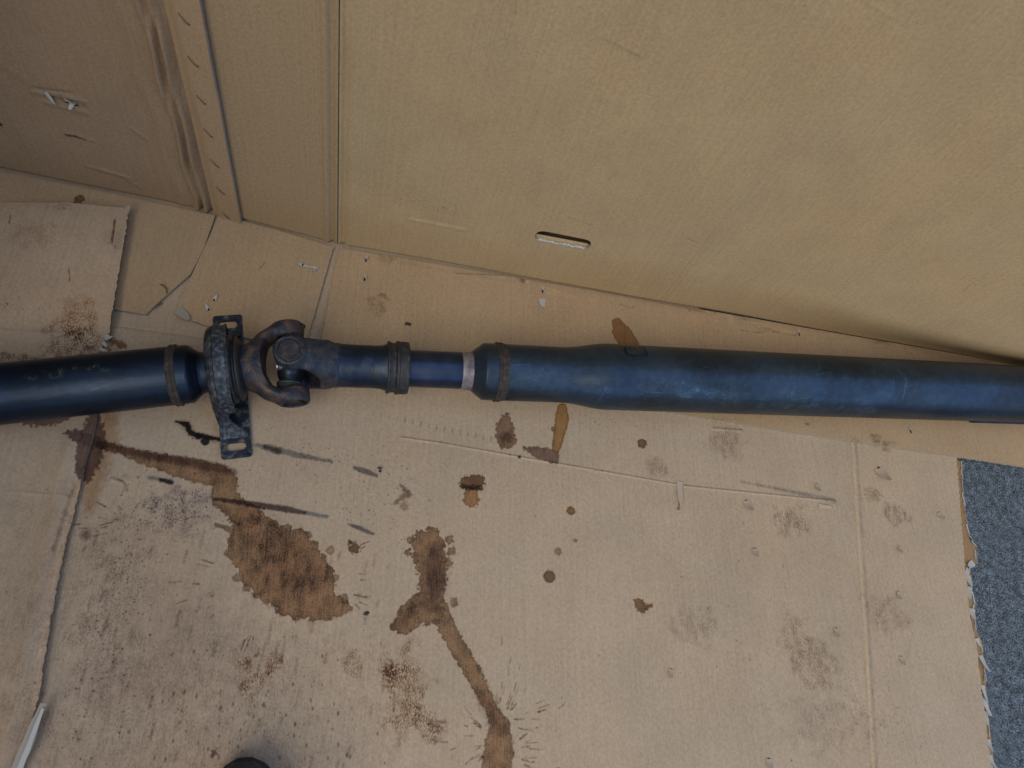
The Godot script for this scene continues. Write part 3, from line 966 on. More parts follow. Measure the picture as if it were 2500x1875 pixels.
# surface nets over a distance field
func nets(f: Callable, lo: Vector3, hi: Vector3, cell: float) -> ArrayMesh:
	var n := Vector3i(((hi - lo) / cell).ceil()) + Vector3i.ONE
	var val := PackedFloat32Array()
	val.resize(n.x * n.y * n.z)
	var at := 0
	for z in n.z:
		for y in n.y:
			for x in n.x:
				val[at] = f.call(lo + Vector3(x, y, z) * cell)
				at += 1
	var sx := 1
	var sy := n.x
	var sz := n.x * n.y
	var corner := [0, sx, sy, sx + sy, sz, sx + sz, sy + sz, sx + sy + sz]
	var cpos := [Vector3(0, 0, 0), Vector3(1, 0, 0), Vector3(0, 1, 0), Vector3(1, 1, 0), Vector3(0, 0, 1), Vector3(1, 0, 1), Vector3(0, 1, 1), Vector3(1, 1, 1)]
	var edges := [[0, 1], [2, 3], [4, 5], [6, 7], [0, 2], [1, 3], [4, 6], [5, 7], [0, 4], [1, 5], [2, 6], [3, 7]]
	var id := PackedInt32Array()
	id.resize(val.size())
	id.fill(-1)
	var verts := PackedVector3Array()
	for z in n.z - 1:
		for y in n.y - 1:
			for x in n.x - 1:
				var base := x + y * sy + z * sz
				var inside := 0
				for k in 8:
					if val[base + corner[k]] < 0.0:
						inside += 1
				if inside == 0 or inside == 8:
					continue
				var sum := Vector3.ZERO
				var m := 0
				for e in edges:
					var va: float = val[base + corner[e[0]]]
					var vb: float = val[base + corner[e[1]]]
					if (va < 0.0) != (vb < 0.0):
						sum += (cpos[e[0]] as Vector3).lerp(cpos[e[1]], va / (va - vb))
						m += 1
				id[base] = verts.size()
				verts.append(lo + (Vector3(x, y, z) + sum / m) * cell)
	var st := SurfaceTool.new()
	st.begin(Mesh.PRIMITIVE_TRIANGLES)
	for v in verts:
		var e := cell * 0.5
		var g := Vector3(f.call(v + Vector3(e, 0, 0)) - f.call(v - Vector3(e, 0, 0)), f.call(v + Vector3(0, e, 0)) - f.call(v - Vector3(0, e, 0)), f.call(v + Vector3(0, 0, e)) - f.call(v - Vector3(0, 0, e)))
		st.set_normal(g.normalized() if g.length_squared() > 0 else Vector3.UP)
		st.set_uv2(Vector2.ZERO)
		st.add_vertex(v)
	for z in range(1, n.z - 1):
		for y in range(1, n.y - 1):
			for x in range(1, n.x - 1):
				var base := x + y * sy + z * sz
				var here := val[base] < 0.0
				for k in 3:
					var step: int = [sx, sy, sz][k]
					if here == (val[base + step] < 0.0):
						continue
					var u: int = [sy, sz, sx][k]
					var v: int = [sz, sx, sy][k]
					var q := [id[base - u - v], id[base - v], id[base], id[base - u]]
					if q.min() < 0:
						continue
					if not here:
						q.reverse()
					for t in [q[0], q[2], q[1], q[0], q[3], q[2]]:
						st.add_index(t)
	return st.commit()


# ---------------------------------------------------------------- setting and sheets

func ground() -> void:
	var st := SurfaceTool.new()
	st.begin(Mesh.PRIMITIVE_TRIANGLES)
	var y := -0.0065
	var big := 60.0
	var uv := func(v: Vector3) -> Vector2: return Vector2(v.x, v.z) / 0.62
	tri(st, Vector3(-big, y, -big), Vector3(big, y, -big), Vector3(big, y, big), Vector3.UP, uv)
	tri(st, Vector3(-big, y, -big), Vector3(big, y, big), Vector3(-big, y, big), Vector3.UP, uv)
	st.generate_normals()
	var m := StandardMaterial3D.new()
	var maps := felt_tex()
	m.albedo_texture = maps[0]
	m.heightmap_enabled = true
	m.heightmap_texture = maps[1]
	m.heightmap_scale = 0.25
	m.roughness = 0.95
	m.metallic_specular = 0.2
	var g := MeshInstance3D.new()
	g.name = "ground"
	g.mesh = st.commit()
	g.set_surface_override_material(0, m)
	g.set_meta("kind", "structure")
	g.set_meta("label", "blue grey felt floor flecked with coloured fibres showing past the torn cardboard")
	add_child(g)


func main_sheet() -> void:
	var o := thing("cardboard_sheet", "large brown cardboard sheet with dark oil runs and a torn right edge", "cardboard", Vector3(0.3, 0, -0.2))
	var nz := noise(4.0, 2, 5)
	var h := func(x: float, z: float) -> float: return 0.0008 * nz.get_noise_2d(x, z)
	var rim := points([-780, -838, -291, -742, -68, -720, 218, -703, 553, -666, 1026, -444, 1018, -417, 1006, -358, 994, -309, 985, -262, 979, -236, 968, -180, 962, -145, 961, -107, 953, -64, 945, -19, 937, 25, 932, 60, 920, 129, 399, 122, 0, 116, -330, 103, -469, 100, -561, -177, -660, -477])
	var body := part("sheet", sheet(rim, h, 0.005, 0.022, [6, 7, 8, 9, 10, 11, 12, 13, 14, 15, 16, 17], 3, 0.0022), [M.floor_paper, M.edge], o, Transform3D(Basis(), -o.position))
	# the lower ply stands out past the torn upper one
	var low := points([1006, -416, 1033, -415, 1029, -398, 1018, -360, 1012, -327, 1004, -287, 1005, -272, 1013, -266, 1008, -237, 992, -232, 985, -203, 983, -182, 975, -153, 971, -126, 977, -115, 970, -77, 963, -51, 951, 0, 946, 31, 942, 60, 931, 130, 881, 129, 938, -104, 965, -247])
	var lh := func(x: float, z: float) -> float: return -0.0042 + 0.0003 * nz.get_noise_2d(x * 9, z * 9)
	part("torn_liner", sheet(low, lh, 0.002, 0.02, range(0, 18), 8, 0.0022), [M.liner, M.torn], o, Transform3D(Basis(), -o.position))
	var r := RandomNumberGenerator.new()
	r.seed = 91
	# pale shreds of the middle ply along the torn edge
	var line := points([1029, -413, 1015, -359, 1002, -286, 1009, -264, 1004, -238, 988, -228, 982, -201, 978, -174, 971, -145, 968, -126, 972, -109, 966, -77, 958, -44, 948, 0, 943, 31, 938, 60])
	for i in line.size() - 1:
		var a := line[i]
		var b := line[i + 1]
		var n := maxi(1, int(a.distance_to(b) / 0.009))
		for k in n:
			if r.randf() < 0.12:
				continue
			var p := a.lerp(b, (k + r.randf() * 0.5) / n)
			var turn := -(b - a).angle() + r.randf_range(-0.25, 0.25)
			var big := i > 3 and r.randf() < 0.42
			var mesh := scrap(r.randf_range(0.014, 0.028) if big else r.randf_range(0.009, 0.02), r.randf_range(0.005, 0.011) if big else r.randf_range(0.0012, 0.0024), r.randf_range(0.003, 0.007) if big else 0.0015, 0.7, 400 + i * 10 + k)
			part("paper_shred", mesh, M.torn, o, Transform3D(Basis(Vector3.UP, turn) * Basis(Vector3.RIGHT, r.randf_range(-0.5, 0.5)), Vector3(p.x - (0.004 if big else 0.0) - o.position.x, -0.0022, p.y - o.position.z)))
	# punched and scuffed spots: a lifted tab of liner over a near-black disc for the hole's shade
	var tabs := [599, -315, 8.6, 732, -351, 6.7, 602, -240, 6.0, 862, -256, 5.8, 951, -317, 6.1, 841, -184, 6.3, 719, -127, 6.6, 820, -89, 5.9, 854, -387, 12.3, 731, -466, 7.1, 579, 45, 6.3, 449, -66, 5.8]
	for i in tabs.size() / 3:
		tab(o, tabs[i * 3], tabs[i * 3 + 1], 0.0008, tabs[i * 3 + 2], r.randf_range(-0.4, 0.4) - PI * 0.5, 60 + i)
	# long crescent tear and the little boxed cut
	part("torn_tab", scrap(0.046, 0.010, 0.008, 0.3, 70), M.scrap, o, Transform3D(Basis(Vector3.UP, -PI * 0.5 - 0.12), at_floor([490, -339], 0.001) - o.position))
	part("torn_tab", scrap(0.021, 0.008, 0.003, 0.1, 71), M.scrap, o, Transform3D(Basis(Vector3.UP, -0.1), at_floor([727, -314], 0.0012) - o.position))


func at_floor(mm: Array, y: float) -> Vector3:
	return Vector3(mm[0] * 0.001, y, mm[1] * 0.001)


func tab(o: Node3D, x: float, z: float, y: float, size: float, turn: float, sd: int) -> void:
	var p := Vector3(x * 0.001, y, z * 0.001) - o.position
	var s := size * 0.001
	var hole := lathe([0.0, 0.0, 0.0, size * 0.42], 1.0, 0.0, 14)  # flat disc, its black stands in for the shade in a puncture
	part("hole", hole, M.hollow_shade, o, Transform3D(Basis(Vector3(0, 1, 0), Vector3(-0.7, 0, 0), Vector3(0, 0, 1.3)), p + Vector3(cos(turn) * s * 0.35, 0.0006, -sin(turn) * s * 0.35)))
	part("torn_tab", scrap(s * 2.2, s * 1.4, s * 1.05, 0.5, sd), M.scrap, o, Transform3D(Basis(Vector3.UP, turn), p + Vector3(0, 0.0004, 0)))


func edge_x(z: float) -> float:
	# the strip's long right edge below the shaft
	return lerpf(-0.3560, -0.3375, smoothstep(-0.36, 0.05, z)) - 0.0012 * sin(z * 60.0)


func left_sheet() -> void:
	var o := thing("cardboard_sheet", "worn cardboard strip under the shaft's left end with a loose raised flap", "cardboard", Vector3(-0.42, 0, -0.3))
	var nz := noise(5.0, 2, 15)
	var h := func(x: float, z: float) -> float:
		var y := 0.0055 + 0.0008 * nz.get_noise_2d(x, z)
		# the flap beyond its crease stands up a little; the long right edge curls up off the sheet below
		y += 0.016 * smoothstep(-0.47, -0.53, z) * smoothstep(-0.62, -0.42, x)
		var e := edge_x(z) - x
		var on := smoothstep(-0.36, -0.31, z)
		y += on * (0.0040 * exp(-pow((e - 0.0135) / 0.005, 2.0)) + 0.0055 * smoothstep(0.06, 0.012, e) - 0.0022 * smoothstep(0.009, 0.0, e))
		return y
	var rim := points([-695, -679, -546, -691, -456, -698, -381, -701, -373, -696, -368, -646, -363, -581, -359, -535, -358, -495, -362, -488, -364, -481, -366, -463, -355, -411, -348, -364, -347, -331, -348, -305, -346, -277, -344, -236, -345, -202, -341, -136, -336, -78, -331, -29, -332, 1, -333, 45, -331, 102, -448, 100])
	part("sheet", sheet(rim, h, 0.006, 0.0075, [2, 3, 4, 5, 6, 7, 8, 9, 10, 11, 15, 16, 17, 18, 19, 20, 21], 23, 0.0016), [M.left_paper, M.edge_dirty], o, Transform3D(Basis(), -o.position))
	# split corner of the flap, shreds and rusty staples
	var shreds := [-360, -491, -363, -479, -364, -468, -362, -485, -380, -698, -375, -695]
	for i in shreds.size() / 2:
		part("paper_shred", scrap(0.011, 0.005, 0.003, 0.5, 120 + i), M.edge if i > 3 else M.torn, o, Transform3D(Basis(Vector3.UP, -1.4 + i * 0.55), at_floor([shreds[i * 2], shreds[i * 2 + 1]], 0.0115 if i < 4 else 0.021) - o.position))
	part("paper_shred", scrap(0.072, 0.013, 0.003, 0.1, 131), M.edge, o, Transform3D(Basis(Vector3.UP, PI * 0.5 - 0.17), at_floor([-334, 51], 0.0125) - o.position))
	part("paper_shred", scrap(0.064, 0.006, 0.004, 0.3, 132), M.torn, o, Transform3D(Basis(Vector3.UP, PI * 0.5 - 0.15), at_floor([-330, 47], 0.0135) - o.position))
	var spots := [-387, -671, -385, -654, -384, -642]
	for i in 3:
		var p := at_floor([spots[i * 2], spots[i * 2 + 1]], 0.0222) - o.position
		var l := [0.007, 0.009, 0.005][i] as float
		part("staple", wire_mesh([p + Vector3(-0.001, -0.002, -l), p + Vector3(-0.0008, 0.0006, -l), p + Vector3(0, 0.0012, 0), p + Vector3(0.0008, 0.0004, l), p + Vector3(0.001, -0.002, l)], 0.0011), M.wire, o)


func wall_frame(a: Array, b: Array) -> Transform3D:
	var p := at_floor(a, 0.0)
	var u := (at_floor(b, 0.0) - p).normalized()
	return Transform3D(Basis(u, Vector3.UP, u.cross(Vector3.UP)), p)


func span(a: float, b: float, n: int) -> Array:
	var out := []
	for i in n + 1:
		out.append(lerpf(a, b, float(i) / n))
	return out


func carton() -> void:
	var o := thing("cardboard_carton", "opened plain brown carton standing as a creased wall with hand holes behind the shaft", "carton", Vector3(-0.0658, 0, -0.6959))
	var back := Transform3D(Basis(), -o.position)
	var high := 1.2
	var f1 := wall_frame([-570.29, -755.66], [-254.09, -726.61])
	var f2 := wall_frame([-254.09, -726.61], [-65.8, -695.9])
	var f3 := wall_frame([-65.8, -695.9], [1143.5, -621.66])
	var n1 := noise(2.2, 2, 50)
	# right panel
	var c3 := Canvas.new(0, -400, 1450, 800, 0.9, Color8(255, 255, 255).darkened(0.06), 0.035, 71, 0.6)
	var pale := Color(1.16, 1.14, 1.12)
	var mark := Color(0.62, 0.56, 0.50)
	c3.stain([104.0, 697.0, 1.5, 135.0, 698.0, 3.5, 175.0, 699.0, 3.0, 190.0, 699.0, 1.0], pale, 0.8, 1.0, 0.1, 2.5, 0.0, 0.3)
	for n in 14:
		c3.specks(55.0 + n * 9.0, 660.0 + c3.rng.randf_range(-8, 8), 4, 3, 2, 1.8, mark, 0.7)
	c3.specks(300, 640, 30, 10, 10, 1.4, mark)
	for n in 14:
		c3.specks(c3.rng.randf_range(40, 900), c3.rng.randf_range(250, 780), 2, 2, 1, 1.5, Color(1.3, 1.3, 1.3) if n % 3 else mark, 0.8)
	c3.stain([470.0, 762.0, 0.8, 500.0, 765.0, 1.2], pale, 0.7, 1.0, 0.2, 1.5, 0.0, 0.3)
	c3.ridge([540.0, 150.0, 545.0, 500.0, 549.0, 800.0], 3.0, 0.22)
	c3.ridge([700.0, 250.0, 715.0, 600.0, 720.0, 800.0], 4.0, 0.10)
	c3.ridge([104.0, 697.0, 190.0, 699.0], 4.0, 0.3)
	for n in 22:
		var x := c3.rng.randf_range(120, 1150)
		var z := c3.rng.randf_range(180, 760)
		var a := c3.rng.randf_range(-0.5, 0.5) + (PI * 0.5 if n % 2 else 0.0)
		var l := c3.rng.randf_range(8, 60)
		c3.stain([x, z, 0.5, x + cos(a) * l, z + sin(a) * l, 0.9], Color(1.07, 1.07, 1.07) if n % 3 else Color(0.86, 0.84, 0.82), 0.6, 1.0, 0.1, 1.6, 0.0, 0.3)
		c3.ridge([x, z, x + cos(a) * l, z + sin(a) * l], 2.5, c3.rng.randf_range(-0.12, 0.12))
	for n in 8:
		var x := c3.rng.randf_range(120, 1150)
		c3.ridge([x, 100.0, x + c3.rng.randf_range(-10, 10), c3.rng.randf_range(400, 800)], c3.rng.randf_range(4, 9), c3.rng.randf_range(-0.08, 0.08))
	c3.grime(600, 560, 260, 160, Color(0.94, 0.93, 0.92), 0.3, 0.6)
	c3.grime(250, 300, 200, 260, Color(0.94, 0.93, 0.92), 0.3, 0.6)
	c3.ribs(7.2, 0.045)
	M.wall_right = paper(Color8(188, 164, 126), c3)
	var us := [0.0007, 0.002, 0.003, 0.005, 0.0075, 0.010, 0.013, 0.016, 0.020, 0.026]
	us.append_array(span(0.05, 0.28, 12))
	us.append_array(span(0.30, 0.39, 5))
	us.append_array(span(0.41, 1.45, 40))
	us[us.size() - 41] = 0.41
	var vs := [0.0, 0.0074, 0.0086, 0.0105, 0.02, 0.03, 0.045, 0.06, 0.075, 0.092]
	vs.append_array(span(0.105, 0.14, 2))
	vs.append_array(span(0.152, high, 26))
	var d3 := func(u: float, v: float) -> float:
		var y := 0.0018 * n1.get_noise_2d(u, v) * smoothstep(0.0, 0.15, u)
		y += 0.0022 * exp(-pow((u - 0.0165) / 0.003, 2.0))
		y -= 0.0036 * exp(-pow((u - 0.0085) / 0.0035, 2.0))
		y += 0.0012 * exp(-pow((u - 0.0035) / 0.002, 2.0))
		if v < 0.008:
			y -= 0.0055
		y += 0.036 * smoothstep(0.62, 1.2, u) * smoothstep(0.0, 0.10, v)
		return y - 0.003 * exp(-u / 0.0008)
	var slot3 := [Rect2(0.2985, 0.1080, 0.0895, 0.0262), Rect2(0.28, 0.092, 0.13, 0.06)]
	var p3 := part("wall_panel", panel(us, vs, d3, 0.0050, Rect2(0, 0, 1.45, high), [slot3]), [M.wall_right, M.edge], o, back * f3)
	# torn pale fringe of the hand hole's lower lip
	var r := RandomNumberGenerator.new()
	r.seed = 17
	for i in 13:
		var u := 0.304 + i * 0.0064
		part("torn_fringe", scrap(r.randf_range(0.002, 0.0042), 0.0075, 0.001, 0.4, 200 + i), M.torn, p3, Transform3D(Basis(Vector3(0, 0.25 + r.randf_range(-0.1, 0.2), -1).normalized(), Vector3(0, 1, 0.25).normalized(), Vector3(1, 0, 0)), Vector3(u, 0.1085 + r.randf_range(0, 0.0014), -0.001)))
	# the cut-out tongue pushed in behind the hole, hinged at its lower lip
	part("hand_hole_tongue", panel(span(0.300, 0.3868, 4), span(0.0, 0.0068, 2), func(_u, _v): return 0.0, 0.003, Rect2(0, 0, 1.45, high)), [M.wall_right, M.edge], p3, Transform3D(Basis(Vector3.RIGHT, -0.55), Vector3(0, 0.1075, -0.0058)))
	# second layer of the carton behind it, added to keep the hand hole dark
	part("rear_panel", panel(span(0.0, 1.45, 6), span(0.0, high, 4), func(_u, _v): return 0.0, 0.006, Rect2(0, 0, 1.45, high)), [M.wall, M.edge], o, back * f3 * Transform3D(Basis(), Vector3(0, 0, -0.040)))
	# narrow middle panel
	var w2 := 0.1908
	var us2 := span(0.0, 0.05, 4)
	us2.append_array(span(0.065, w2 - 0.03, 6))
	us2.append_array([w2 - 0.024, w2 - 0.020, w2 - 0.017, w2 - 0.014, w2 - 0.011, w2 - 0.008, w2 - 0.005, w2 - 0.003, w2 - 0.0007])
	var vs2 := [0.0, 0.0074, 0.0086, 0.0105]
	vs2.append_array(span(0.03, high, 30))
	var d2 := func(u: float, v: float) -> float:
		var e := w2 - u
		var y := 0.001 * n1.get_noise_2d(u + 5.0, v)
		y += 0.0034 * exp(-pow((e - 0.0165) / 0.0035, 2.0))
		y -= 0.0040 * exp(-pow((e - 0.0085) / 0.0035, 2.0))
		y += 0.0010 * exp(-pow((e - 0.003) / 0.002, 2.0))
		if v < 0.008:
			y -= 0.0055
		return y - 0.003 * exp(-e / 0.0008)
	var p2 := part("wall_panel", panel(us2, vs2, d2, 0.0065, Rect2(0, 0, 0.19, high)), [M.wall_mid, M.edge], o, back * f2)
	p2.set_meta("label", "narrow middle panel between the stapled joint and the corner fold")
	# near-black strip standing in for the shade inside the corner fold
	part("fold_shade_strip", panel([-0.003, 0.003], span(0.0, high, 3), func(_u, _v): return -0.0075, 0.004, Rect2(0, 0, 1, 1)), [M.hollow_shade, M.hollow_shade], o, back * f3)
	# left panel with crushed ridges, its torn spots and the half hand hole
	var c1 := Canvas.new(-350, -400, 340, 800, 0.9, Color8(255, 255, 255).darkened(0.06), 0.04, 72, 0.6)
	for q in [[110.0, 612.0, 175.0, 608.0, 4.0, 0.5], [118.0, 604.0, 160.0, 598.0, 3.0, -0.5], [122.0, 626.0, 170.0, 630.0, 5.0, 0.5], [225.0, 640.0, 240.0, 655.0, 4.0, 0.35], [130.0, 680.0, 165.0, 684.0, 3.0, 0.3], [140.0, 745.0, 195.0, 752.0, 4.0, 0.5], [185.0, 752.0, 205.0, 768.0, 4.0, 0.3], [70.0, 560.0, 110.0, 595.0, 8.0, 0.3]]:
		c1.ridge([q[0], q[1], q[2], q[3]], q[4], q[5])
	c1.stain([125.0, 608.0, 1.0, 150.0, 610.0, 5.0, 172.0, 615.0, 1.0], Color(0.86, 0.90, 0.95), 0.7, 2.5, 0.1, 3.0, 0.0, 0.3)
	c1.stain([128.0, 684.0, 1.0, 140.0, 682.0, 1.6, 152.0, 685.0, 0.8], Color(0.42, 0.38, 0.36), 0.9, 1.0, 0.2, 1.5, 0.0, 0.3)
	c1.ribs(7.2, 0.02)
	M.wall_left = paper(Color8(168, 142, 113), c1)  # left panel's shade is put into this darker colour
	var us1 := span(-0.281, -0.065, 5)
	us1.append_array(span(-0.045, 0.045, 5))
	us1.append_array(span(0.065, 0.235, 9))
	us1.append_array(span(0.24, 0.3185, 30))
	var n5 := noise(9.0, 2, 61)
	var d1 := func(u: float, v: float) -> float:
		var y := 0.0025 * n1.get_noise_2d(u - 7.0, v)
		var wv := 0.004 * n5.get_noise_2d(0.0, v) + 0.002 * sin(v * 42.0)
		y += 0.0085 * exp(-pow((u - 0.300 - wv) / 0.0036, 2.0))
		y += 0.0066 * exp(-pow((u - 0.286 - wv * 1.6) / 0.004, 2.0))
		y -= 0.0066 * exp(-pow((u - 0.293 - wv * 1.3) / 0.003, 2.0))
		y -= 0.0050 * exp(-pow((u - 0.310 - wv * 0.6) / 0.003, 2.0))
		y += 0.0024 * exp(-pow((u - 0.262 - wv * 2.5) / 0.008, 2.0))
		if v < 0.008:
			y -= 0.0055
		return y
	var slot1 := [Rect2(-0.045, 0.0975, 0.0895, 0.0205), Rect2(-0.065, 0.080, 0.13, 0.06)]
	var vs1 := [0.0, 0.0074, 0.0086, 0.0105, 0.03, 0.055, 0.08]
	vs1.append_array(span(0.10, 0.14, 2))
	vs1.append_array(span(0.148, high, 44))
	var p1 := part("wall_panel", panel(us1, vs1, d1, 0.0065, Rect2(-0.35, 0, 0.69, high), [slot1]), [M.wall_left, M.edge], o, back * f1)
	part("rear_panel", panel(span(-0.281, 0.30, 6), span(0.0, high, 4), func(_u, _v): return 0.0, 0.006, Rect2(0, 0, 1.45, high)), [M.wall, M.edge], o, back * f1 * Transform3D(Basis(), Vector3(0, 0, -0.040)))  # added back layer, keeps light out behind the left hand hole
	for q in [[0.128, 0.194, -0.9, 0.016], [0.150, 0.187, 0.2, 0.014], [0.160, 0.186, -2.2, 0.010]]:
		part("torn_tab", scrap(q[3], 0.006, 0.006, 0.4, 310 + int(q[3] * 1000)), M.torn, p1, Transform3D(Basis(Vector3(cos(q[2]), sin(q[2]), 0), Vector3(0, 0, 1), Vector3(sin(q[2]), -cos(q[2]), 0)), Vector3(q[0], q[1], 0.001)))
	for q in [[0.134, 0.189], [0.152, 0.185], [0.163, 0.183]]:
		part("hole", lathe([0.0, 0.0, 0.0, 2.6], 1.0, 0.0, 12), M.hollow_shade, p1, Transform3D(Basis(Vector3(0, 0, 1), Vector3(-0.5, 0.3, 0), Vector3(1.2, 0.5, 0)), Vector3(q[0], q[1], 0.0022)))  # black discs painted as the shade inside the torn spots
	# the joint flap: left panel's end lapped over the middle panel and stapled
	var df := func(u: float, v: float) -> float: return 0.0085 + 0.0012 * n5.get_noise_2d(u * 3.0, v + 4.0) - 0.006 * smoothstep(0.012, -0.004, u) + 0.0015 * smoothstep(0.02, 0.044, u)
	var usf := [-0.004, -0.001, 0.002, 0.005, 0.009, 0.014, 0.020, 0.027, 0.034, 0.0395, 0.0405]
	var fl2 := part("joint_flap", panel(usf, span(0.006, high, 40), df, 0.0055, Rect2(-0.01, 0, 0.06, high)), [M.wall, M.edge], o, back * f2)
	for i in 20:
		var v := 0.018 + i * 0.0592
		var p := Vector3(0.0185, v, 0.0098)
		var dv := Vector3(0.0048, -0.0056, 0.0)
		part("staple", wire_mesh([p - dv + Vector3(0, 0, -0.003), p - dv + Vector3(0, 0, 0.0006), p + Vector3(0, 0, 0.0012), p + dv + Vector3(0, 0, 0.0006), p + dv + Vector3(0, 0, -0.003)], 0.00055), M.wire, fl2)
	# added wall, out of view at the left, to block light from that side
	var f0 := wall_frame([-850, 640], [-850, -781])
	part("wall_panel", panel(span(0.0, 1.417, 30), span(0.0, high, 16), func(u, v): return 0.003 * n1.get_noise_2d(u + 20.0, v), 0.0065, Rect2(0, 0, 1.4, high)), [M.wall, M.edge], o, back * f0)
	# floor flaps
	var na := noise(4.0, 2, 85)
	var ha := func(x: float, z: float) -> float: return 0.0052 + 0.0007 * na.get_noise_2d(x, z)
	var ra := points([-60, -690, 217, -676, 868, -639, 1266, -616, 1764, -581, 1647, -372, 1152, -410, 1068, -416, 814, -430, 474, -453, 145, -470, -70, -479, -72, -520, -70, -556, -68, -598, -66, -645])
	var fa := part("floor_flap", sheet(ra, ha, 0.005, 0.022, [5, 6, 7, 8, 9, 11, 12, 13, 14, 15], 31, 0.0014), [M.flap_paper, M.edge], o, back)
	var hb := func(x: float, z: float) -> float: return 0.0058 + 0.0009 * na.get_noise_2d(x + 3.0, z)
	var rb := points([-250, -723, -214, -717, -145, -705, -71, -690, -75, -662, -83, -596, -91, -530, -96, -498, -133, -503, -200, -515, -258, -531, -266, -533, -281, -544, -267, -628])
	var fb := part("floor_flap", sheet(rb, hb, 0.005, 0.018, [3, 4, 5, 9, 10], 33, 0.0010), [M.flap_paper, M.edge], o, back)
	var hc := func(x: float, z: float) -> float: return 0.0048 + 0.0009 * na.get_noise_2d(x - 3.0, z) + 0.004 * smoothstep(0.06, 0.0, absf((x + 0.275) + (z + 0.56) * 0.4)) * smoothstep(-0.66, -0.58, z)
	var rc := points([-729, -764, -567, -751, -410, -737, -256, -721, -262, -659, -272, -609, -291, -579, -310, -549, -319, -533, -361, -536, -668, -576])
	var fc := part("floor_flap", sheet(rc, hc, 0.0045, 0.018, [], 35), [M.flap_paper, M.edge], o, back)
	# marks of pulled staples, a turned-up paper corner, a bent copper staple
	var holes := [-19, -674, 4.9, -18, -638, 6.3, 274, -656, 6.9, 748, -631, 8.7, 932, -460, 7.5]
	for i in holes.size() / 3:
		var hp := Vector3(holes[i * 3], 0, holes[i * 3 + 1]) * 0.001
		part("hole", lathe([0.0, 0.0, 0.0, 2.6], 1.0, 0.0, 12), M.hollow_shade, fa, Transform3D(Basis(Vector3(0, 1, 0), Vector3(-0.45, 0, 0), Vector3(0, 0, 1.3)), hp + Vector3(0, 0.0068, 0.003)))  # black disc in place of the dark inside a staple hole
		part("torn_tab", scrap(0.009, 0.005, 0.003, 0.4, 330 + i), M.torn, fa, Transform3D(Basis(Vector3.UP, -1.3), hp + Vector3(0, 0.0062, -0.006)))
	part("torn_tab", scrap(0.017, 0.012, 0.002, 0.2, 341), M.torn, fa, Transform3D(Basis(Vector3.UP, -1.5), at_floor([273, -639], 0.0062)))
	part("torn_tab", scrap(0.020, 0.003, 0.001, 0.2, 342), M.torn, fb, Transform3D(Basis(Vector3.UP, -0.15), at_floor([-116, -648], 0.0068)))
	part("torn_tab", scrap(0.010, 0.005, 0.002, 0.2, 343), M.torn, fb, Transform3D(Basis(Vector3.UP, -0.3), at_floor([-99, -647], 0.0068)))
	var more := [-232, -568, -237, -551, -114, -648, -93, -644]
	for i in 4:
		part("hole", lathe([0.0, 0.0, 0.0, 1.8], 1.0, 0.0, 12), M.hollow_shade, fb, Transform3D(Basis(Vector3(0, 1, 0), Vector3(-0.7, 0, 0), Vector3(0, 0, 1.3)), at_floor([more[i * 2], more[i * 2 + 1]], 0.0074)))  # small black disc as painted shade, no opening cut
		part("torn_tab", scrap(0.008, 0.005, 0.003, 0.4, 350 + i), M.torn, fb, Transform3D(Basis(Vector3.UP, 1.2 + i), at_floor([more[i * 2], more[i * 2 + 1]], 0.0068)))
	part("turned_corner", scrap(0.028, 0.014, 0.004, 0.5, 361), M.edge, fb, Transform3D(Basis(Vector3.UP, -0.75), at_floor([-279, -547], 0.0068)))
	var cs := at_floor([-305, -579], 0.0075)
	part("staple", wire_mesh([cs + Vector3(-0.004, 0, -0.005), cs + Vector3(0.002, 0.0015, -0.002), cs + Vector3(0.006, 0.002, 0.003), cs + Vector3(0.007, 0.001, 0.010)], 0.0008), M.wire, fc)
	cs = at_floor([-309, -547], 0.004)
	part("staple", wire_mesh([cs + Vector3(-0.006, 0, 0.004), cs + Vector3(0.0, 0.002, 0.001), cs + Vector3(0.005, 0.002, -0.004), cs + Vector3(0.007, 0.0, -0.008)], 0.0008), M.wire, fc)


# ---------------------------------------------------------------- the drive shaft

func axis(from: Vector3, to: Vector3, roll := 0.0) -> Transform3D:
	var x := (to - from).normalized()
	var z := x.cross(Vector3.UP).normalized()
	var y := z.cross(x)
	return Transform3D(Basis(x, y, z).rotated(x, roll), from)


